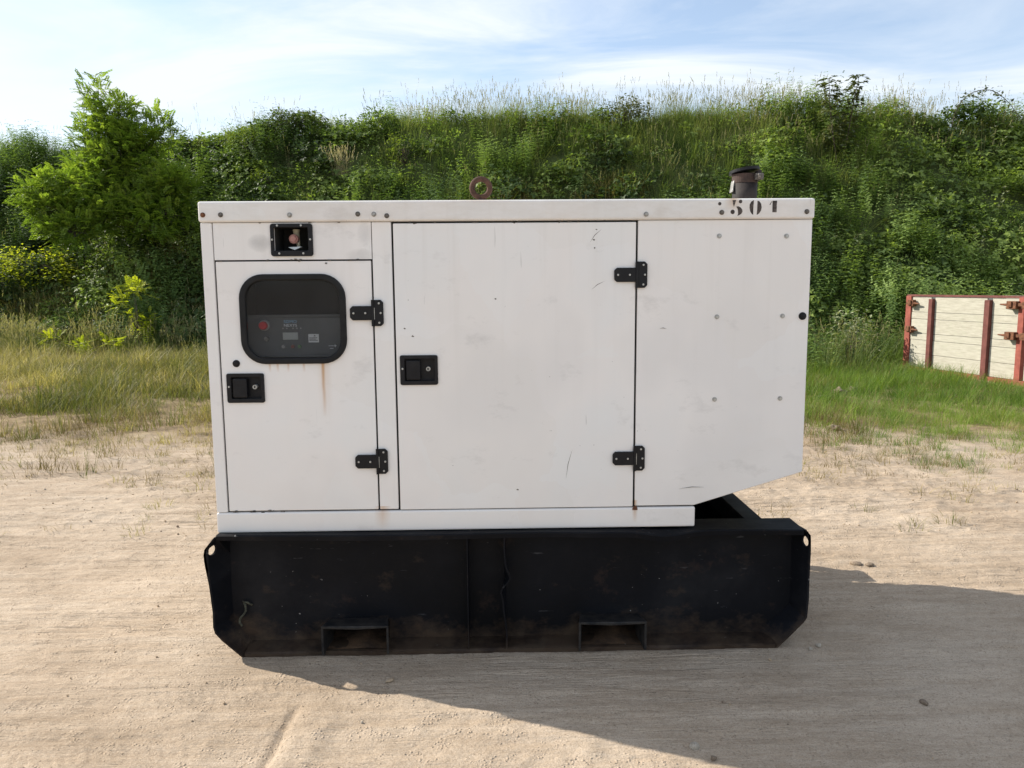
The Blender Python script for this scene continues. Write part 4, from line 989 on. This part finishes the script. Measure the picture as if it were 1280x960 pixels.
scatter('gravel_crumbs', np.stack([x, y, ground_z(x, y) + s_ * .3], -1), rng.uniform(0, 6.28, (n, 3)), s_, rng.choice([0, 2, 2, 2, 2, 2, 1], n), np.zeros(n),
        [stone_mesh('crumb', PEB, 1, 1), stone_mesh('crumb', CLOD, 1, 2), stone_mesh('crumb', SANDC, 1, 3)], 'tiny pebbles and crumbs of soil strewn on the sand')

# ------------------------------------------------------------------ single plants and stones (things)
def tree_mat(nm, d, m_, l, tr=.4, rough=.5): return mat_leaf(nm, d, m_, l, tr, rough, 'OBJECT', gain=1.2)
M_LOC = mat_leaf('locust_leaf', (.048, .096, .014), (.112, .170, .026), (.22, .27, .045), .52, .5, 'OBJECT', gain=1.4)
M_YEL = mat_leaf('yellow_green_leaf', (.12, .16, .014), (.24, .27, .022), (.40, .39, .045), .50, .5, 'OBJECT', gain=1.5)
M_SYC = tree_mat('sycamore_leaf', (.030, .042, .018), (.080, .095, .045), (.17, .18, .10), .3)
M_GRN = tree_mat('shrub_leaf', (.030, .055, .012), (.085, .125, .022), (.19, .22, .05), .4)
M_PAL = tree_mat('pale_weed_leaf', (.08, .10, .05), (.20, .22, .12), (.42, .42, .30), .3)
BARK = mat_rough('grey_brown_bark', (.05, .04, .03), (.12, .10, .075), 14, .95, 0, .6)
def frond(b, p, d, L, val, npair=8, lw=.32, ll=.20):
    d = Vector(d).normalized(); side = d.cross(Vector((0, 0, 1))); side = side.normalized() if side.length > .05 else Vector((1, 0, 0)); upn = side.cross(d)
    droop = Vector((0, 0, -1))
    for k in range(npair):
        t = (k + 1) / npair; q = Vector(p) + d * L * t + droop * L * .22 * t * t
        l = L * ll * (1 - .35 * abs(t - .5)) * 1.25
        for s_ in (1, -1): b.leaf2(q, side * s_ + d * .35 + droop * random.uniform(0, .3), upn + rv() * .6, l, l * .52, min(1, max(0, val + random.uniform(-.15, .15))))
    q = Vector(p) + d * L - Vector((0, 0, L * .22)); b.leaf2(q, d, upn, L * ll, L * ll * .45, val)
def plant_root(name, loc, label, cat, group=None): return tag(empty(name, loc), label, cat, group)
def locust(loc, label, lobes, trunk_h, trunk_r, nf, fl, material, cat='tree', name='locust_tree', seed=1, base_val=.5):
    random.seed(seed); r0 = plant_root(name, loc, label, cat, 'locust saplings at the foot of the bank' if cat == 'sapling' else None)
    tk = MB(); tk.tube([(0, 0, -1.4 if trunk_h > 2 else -.2), (.03, .02, trunk_h * .5), (0, .05, trunk_h)], [trunk_r, trunk_r * .75, trunk_r * .4], 8)
    b = LB(); tot = sum(q[3] * q[4] * q[5] for q in lobes) ** 1.0
    for (lx, ly, lz, rx, ry, rz) in lobes:
        tk.tube([(0, .02, trunk_h * .45), (lx * .5, ly * .5, trunk_h * .45 + (lz - trunk_h * .45) * .55), (lx, ly, lz)], [trunk_r * .5, trunk_r * .3, trunk_r * .12], 6)
        m_ = max(6, int(nf * (rx * ry * rz) ** .6 / sum((q[3] * q[4] * q[5]) ** .6 for q in lobes)))
        sub = [rv() for _ in range(max(3, m_ // 11))]
        for k in range(m_):
            c = sub[k % len(sub)]; u = c * .85 / max(c.length, .8) + rv() * .42
            p = Vector((lx + u.x * rx, ly + u.y * ry, lz + u.z * rz)); d = (Vector((u.x * .7, u.y * .7, .30 + u.z * .35)) + rv() * .95).normalized()
            v = base_val + .16 * c.z + .22 * math.sin(c.x * 9 + c.y * 5) + random.uniform(-.16, .16)
            frond(b, p, d, fl * random.uniform(.7, 1.25), v)
        for c in sub: tk.tube([(lx, ly, lz), (lx + c.x * rx * .9, ly + c.y * ry * .9, lz + c.z * rz * .9)], [trunk_r * .14, trunk_r * .05], 5)
    tk.build('trunk', BARK, r0, smooth=True); link('crown', b.mesh('crown', material), r0); return r0
# big locust at the upper left
locust((-9.05, 16.3, float(bank_z(-9.05, 16.3)) + .95), 'bright green feathery locust tree rising above the left end of the bank',
       [(-.42, 0, 2.62, .40, .40, .66), (-.05, .1, 2.60, .36, .36, .55), (-.28, 0, 2.15, .62, .5, .55), (-.22, 0, 1.85, .75, .65, .60), (.10, -.1, 1.35, .95, .8, .60), (.80, .1, 1.95, .58, .5, .55), (.45, 0, 1.75, .6, .5, .5), (-1.00, -.3, .85, .72, .6, .48), (1.00, -.4, .75, .78, .6, .45),
        (-.35, -.5, .75, .95, .7, .55), (-.75, .1, 1.35, .55, .5, .42), (-1.05, -.7, .15, .75, .5, .38), (.45, -.7, .35, .7, .5, .40), (-.1, -.7, .05, .85, .55, .42), (.75, -.9, -.2, .7, .5, .38), (-.7, -1.0, -.35, .8, .5, .38), (-1.70, -.5, .60, .55, .45, .42), (-1.5, -.7, .10, .60, .5, .36), (1.45, -.5, .62, .60, .5, .42), (1.2, -.7, .1, .6, .5, .36)],
       2.3, .085, 6200, .27, M_LOC, seed=11, base_val=.62)
locust((-7.72, 13.6, 0.05), 'tall yellow-green locust sapling standing at the foot of the bank, left of the generator',
       [(0, 0, 1.28, .30, .28, .28), (.05, 0, .85, .32, .28, .30), (-.25, 0, 1.15, .2, .2, .15)], 1.2, .02, 110, .24, M_YEL, 'sapling', 'locust_sapling', 12, .5)
locust((-8.75, 13.4, 0.0), 'low spreading yellow-green locust sapling in the grass at the foot of the bank',
       [(-.5, 0, .36, .32, .3, .16), (.0, 0, .30, .35, .3, .16), (.55, 0, .36, .35, .3, .17)], .3, .018, 90, .22, M_YEL, 'sapling', 'locust_sapling', 13, .35)
def shrub(loc, label, rx, ry, rz, n, L, material, name='shrub', cat='shrub', seed=3, val=.5, cl=14):
    random.seed(seed); r0 = plant_root(name, loc, label, cat, 'shrubs on the bank' if cat == 'shrub' else 'weed bushes at the foot of the bank'); b = LB(); st_ = MB()
    subs = []
    for k in range(cl):
        u = rv(); u.z = abs(u.z); subs.append(u * (.75 / max(u.length, .5)))
        st_.tube([(0, 0, -.15), (u.x * rx * .35, u.y * ry * .35, rz * .35), (u.x * rx * .8, u.y * ry * .8, u.z * rz * .9)], [.014, .009, .004], 5)
    for k in range(n):
        c = subs[k % cl]; u = c + rv() * .33; p = Vector((u.x * rx, u.y * ry, (u.z if u.z > -.25 else random.uniform(-.25, .3)) * rz))
        l = L * random.uniform(.6, 1.25); b.leaf(p, (u.x + random.uniform(-.7, .7), u.y + random.uniform(-.7, .7), random.uniform(-.4, .4)), rv() * .6 + Vector((0, 0, 1)), l, l * .62, min(1, max(0, val + .25 * (u.z - .5) + random.uniform(-.2, .2))))
    st_.build('stem', BARK, r0, smooth=True); link('foliage', b.mesh('foliage', material), r0); return r0
def on_bank(x, t): 
    y = float(crestY(x)) - 5.3 + t * 5.3 - .25; return (x, y, float(bank_z(x, y)) + .30)
shrub(on_bank(-11.25, .34), 'yellow-leaved shrub on the bank at the left edge of the photo', 1.15, .7, 1.0, 1500, .09, M_YEL, seed=21, val=.6)
shrub(on_bank(-6.75, .93), 'light green shrub near the bank crest, right of the locust tree', .85, .6, .75, 700, .08, M_GRN, seed=22, val=.75)
shrub(on_bank(-5.9, .72), 'small yellow-green shrub on the bank above the left end of the generator', .5, .45, .5, 300, .075, M_GRN, seed=29, val=.7)
shrub(on_bank(-2.35, .80), 'light green bush on the bank left of the lifting eye', .65, .5, .75, 480, .08, M_GRN, seed=23, val=.72)
shrub(on_bank(3.35, 1.02), 'dark leafy bush breaking the crest line above the upper right corner of the main door', .95, .6, .62, 700, .085, M_SYC, seed=33, val=.35)
shrub(on_bank(-5.5, 1.0), 'brownish dark bush on the crest above the left end of the roof', 1.0, .6, .6, 700, .08, M_SYC, seed=34, val=.3)
shrub(on_bank(12.6, .62), 'wide light green bush on the bank above the trailer', 1.1, .6, .7, 900, .08, M_GRN, seed=35, val=.7)
shrub((6.15, 10.4, 0), 'pale weedy bush between the generator and the trailer', .55, .5, 1.05, 520, .075, M_PAL, name='weed_bush', cat='bush', seed=24, val=.55)
shrub((7.2, 12.1, .1), 'grey-green weedy bush behind the left post of the trailer', .9, .6, 1.1, 700, .08, M_GRN, name='weed_bush', cat='bush', seed=25, val=.45)
shrub((5.0, 10.7, 0), 'dark green weed bush low at the foot of the bank beside the generator', .8, .6, .75, 620, .085, M_GRN, name='weed_bush', cat='bush', seed=26, val=.25)
# sycamore sapling: two upright leafy stems on the crest
def sycamore(loc, label):
    random.seed(31); r0 = plant_root('sycamore_sapling', loc, label, 'sapling'); b = LB(); st_ = MB()
    for sx_, h, ph in ((-.32, 2.05, 0), (.30, 2.15, 2)):
        pts = [(sx_ * .25 * 0, 0, -.2), (sx_ * .6, 0, h * .4), (sx_ * .95, 0, h * .75), (sx_ * 1.0 + .08 * (1 if sx_ > 0 else -.3), 0, h)]
        st_.tube(pts, [.02, .016, .011, .005], 6)
        for j in range(15):
            t = .22 + .78 * j / 14; q = Vector((np.interp(t, [0, .4, .75, 1], [p[0] for p in pts]), 0, h * t))
            for m_ in range(13):
                a_ = random.random() * 6.28; d = Vector((math.cos(a_), math.sin(a_), random.uniform(-.3, .4))); pl = random.uniform(.04, .34 - .14 * t)
                p = q + d * pl; l = random.uniform(.10, .17); v = random.uniform(.1, .9); sdv = d.cross(Vector((0, 0, 1))).normalized(); nn = Vector((0, 0, 1)) + rv() * .5
                b.leaf(p, d + Vector((0, 0, -.3)), nn, l, l * .6, v); b.leaf2(p, d * .5 + sdv, nn, l * .75, l * .45, v); b.leaf2(p, d * .5 - sdv, nn, l * .75, l * .45, v)
    st_.build('stem', BARK, r0, smooth=True); link('crown', b.mesh('crown', M_SYC), r0); return r0
sx0 = 8.35; sy0 = float(crestY(sx0)) - 1.25
sycamore((sx0, sy0, float(bank_z(sx0, sy0))), 'two-stemmed leafy sycamore sapling on the bank crest behind the exhaust pipe')
# arching bramble canes on the crest at the right
def cane(name, x_, pts, label, seed):
    random.seed(seed); yb = float(crestY(x_)) - .65; r0 = plant_root(name, (x_, yb, float(bank_z(x_, yb))), label, 'bramble cane', 'bramble canes on the crest'); b = LB(); st_ = MB()
    P = [Vector(p) for p in pts]; dense = []
    for i in range(len(P) - 1):
        for k in range(6): 
            t = k / 6; a_ = P[max(i - 1, 0)]; d_ = P[min(i + 2, len(P) - 1)]
            dense.append(.5 * ((2 * P[i]) + (P[i + 1] - a_) * t + (2 * a_ - 5 * P[i] + 4 * P[i + 1] - d_) * t * t + (3 * P[i] - a_ - 3 * P[i + 1] + d_) * t ** 3))
    st_.tube(dense, [.012 - .006 * i / len(dense) for i in range(len(dense))], 5)
    for i, q in enumerate(dense[2:]):
        for m_ in range(4):
            u = rv(); l = random.uniform(.06, .11); b.leaf2(q + u * .05, u + Vector((0, 0, -.2)), rv() + Vector((0, 0, .6)), l, l * .6)
    st_.build('stem', BARK, r0, smooth=True); link('leaves', b.mesh('leaves', M_SYC), r0)
cane('bramble_cane', 11.2, [(0, 0, 0), (.05, 0, .75), (.35, 0, 1.25), (.9, 0, 1.38), (1.35, 0, 1.12), (1.7, 0, .75), (2.1, 0, .6)], 'long bramble cane arching against the sky on the right of the crest', 41)
cane('bramble_cane', 14.1, [(0, 0, 0), (-.1, 0, .8), (.1, 0, 1.35), (.35, 0, 1.5), (.7, 0, 1.2)], 'upright bramble cane on the crest at the right edge of the photo', 42)
cane('bramble_cane', 14.6, [(0, 0, 0), (.05, 0, .7), (.35, 0, 1.15), (.85, 0, 1.35), (1.4, 0, 1.2)], 'bramble cane leaning right out of the picture beyond the upright one', 43)
# dry straw tuft on the bank and pinkish seed grass at its foot
random.seed(50)
dt = LB()
for k in range(3):
    q = seed_grass(22, .75, .16, .16); o = len(dt.v); dt.v += [v + Vector((.12 * (k - 1), 0, 0)) for v in q.v]; dt.f += [tuple(i + o for i in f) for f in q.f]; dt.a += q.a
M_SGO = tree_mat('straw_blade', (.16, .14, .08), (.30, .26, .16), (.48, .42, .30), .3, .7)
lo_ = on_bank(-3.95, .74); tw = link('straw_tuft', dt.mesh('straw_tuft', M_SGO)); tw.location = lo_; tw['tint'] = .5
tag(tw, 'straw-coloured dry grass tuft on the bank left of centre', 'grass tuft')
n = 620; x = rng.uniform(-17, -5.2, n); y = crestY(x) - 5.3 + rng.normal(-.35, .45, n); k = fbm(x * .8, y, 300, 3) > .44; x, y = x[k], y[k]; n = len(x)
scatter('seeding_grass', np.stack([x, y, np.maximum(0, bank_z(x, y))], -1), rots(n, 0, .12), rng.uniform(.6, 1.05, n), rng.integers(0, 3, n), np.clip(rng.normal(.6, .15, n), 0, 1),
        [seed_grass(10, .95, .16, .16).mesh('seeding_tuft', M_SG), seed_grass(8, 1.05, .16, .14).mesh('seeding_tuft', M_SG), grass_tuft(28, .7, .18, .008, .4).mesh('grass_tuft', M_GR)], 'pinkish seeding grass along the foot of the bank')
n = 420; x = rng.uniform(3.9, 8.0, n); y = rng.uniform(9.0, 13.0, n); k = (fbm(x * .8, y * .8, 310, 3) > .42) & (y < crestY(x) - 4.6) & ~((x > 6.6) & (y < 10.4)); x, y = x[k], y[k]; n = len(x)
scatter('rank_grass', np.stack([x, y, np.maximum(0, bank_z(x, y))], -1), rots(n, 0, .15), rng.uniform(.6, 1.1, n), rng.integers(0, 4, n), np.clip(rng.normal(.45, .18, n), 0, 1),
        [grass_tuft(34, .95, .2, .009, .6).mesh('grass_tuft', M_GR), nettle_clump(7, .8).mesh('nettle_clump', M_NE), seed_grass(8, 1.0).mesh('seeding_tuft', M_SG), grass_tuft(30, .7, .2, .009, .5).mesh('grass_tuft', M_GR)], 'rank grass and nettles between the generator and the trailer')
n = 60; x = rng.uniform(-14, 14, n); t = rng.uniform(.05, .95, n); y = crestY(x) - 5.3 + t * 5.3
scatter('white_flowers', np.stack([x, y, bank_z(x, y) + .1], -1), rots(n, .1, .15), rng.uniform(.5, .9, n), np.zeros(n), np.full(n, .5), [umbel().mesh('umbel', M_UM)], 'small white flower heads dotted over the bank')

# objects' own tint for single plants
for o in list(COL.objects):
    if o.type == 'MESH' and o.name.split('.')[0] in ('crown', 'foliage', 'leaves'): o['tint'] = .5

# stones and clods
def stone(x_, y_, s, m, label, name, cat, seed, flat=.7, group=None):
    me = stone_mesh(name, m, 3 if s > .05 else 2, seed, .75 if s > .05 else .4, flat); o = link(name, me); o.scale = (s, s, s); o.location = (x_, y_, float(ground_z(x_, y_)) + s * flat * .45); o.rotation_euler = (0, 0, seed)
    tag(o, label, cat, 'stones on the sand' if cat == 'stone' else 'soil clods on the ground'); return o
stone(.555, -.70, .017, PEB, 'pale round stone in the shadow at the bottom edge, right of centre', 'stone', 'stone', 3)
stone(1.235, -.03, .013, PEB, 'small grey stone just right of the skid end in the shadow', 'stone', 'stone', 4)
stone(1.19, -.06, .009, PEB, 'tiny stone closest to the right corner of the skid', 'stone', 'stone', 5)
stone(.60, -.76, .010, CLOD, 'little dark stone beside the pale round one at the bottom edge', 'stone', 'stone', 6)
stone(-.47, -.245, .016, SANDC, 'pale flat stone at the edge of the shadow below the left fork pocket', 'stone', 'stone', 7, .4)
stone(1.42, -.47, .014, CLOD, 'dark flat stone in the shadow at lower right', 'stone', 'stone', 8, .5)
stone(1.81, .87, .028, CLOD, 'dark crumbled clod on the sunlit sand right of the generator', 'soil_clod', 'clod', 9, .35)
stone(1.87, .85, .020, CLOD, 'smaller dark clod touching the crumbled one right of the generator', 'soil_clod', 'clod', 10, .4)
for i, (x_, y_, s, lb) in enumerate(((4.45, 7.0, .10, 'largest brown soil clod in the grass right of the generator'), (4.75, 7.25, .075, 'brown soil clod right of the largest one in the grass'), (4.15, 6.8, .06, 'brown soil clod left of the largest one in the grass'),
                                   (3.35, 4.6, .06, 'brown soil lump at the edge of the sand right of the generator'), (4.3, 7.7, .065, 'brown soil clod behind the largest one in the grass'))):
    stone(x_, y_, s, CLOD, lb, 'soil_clod', 'clod', 20 + i, .55)
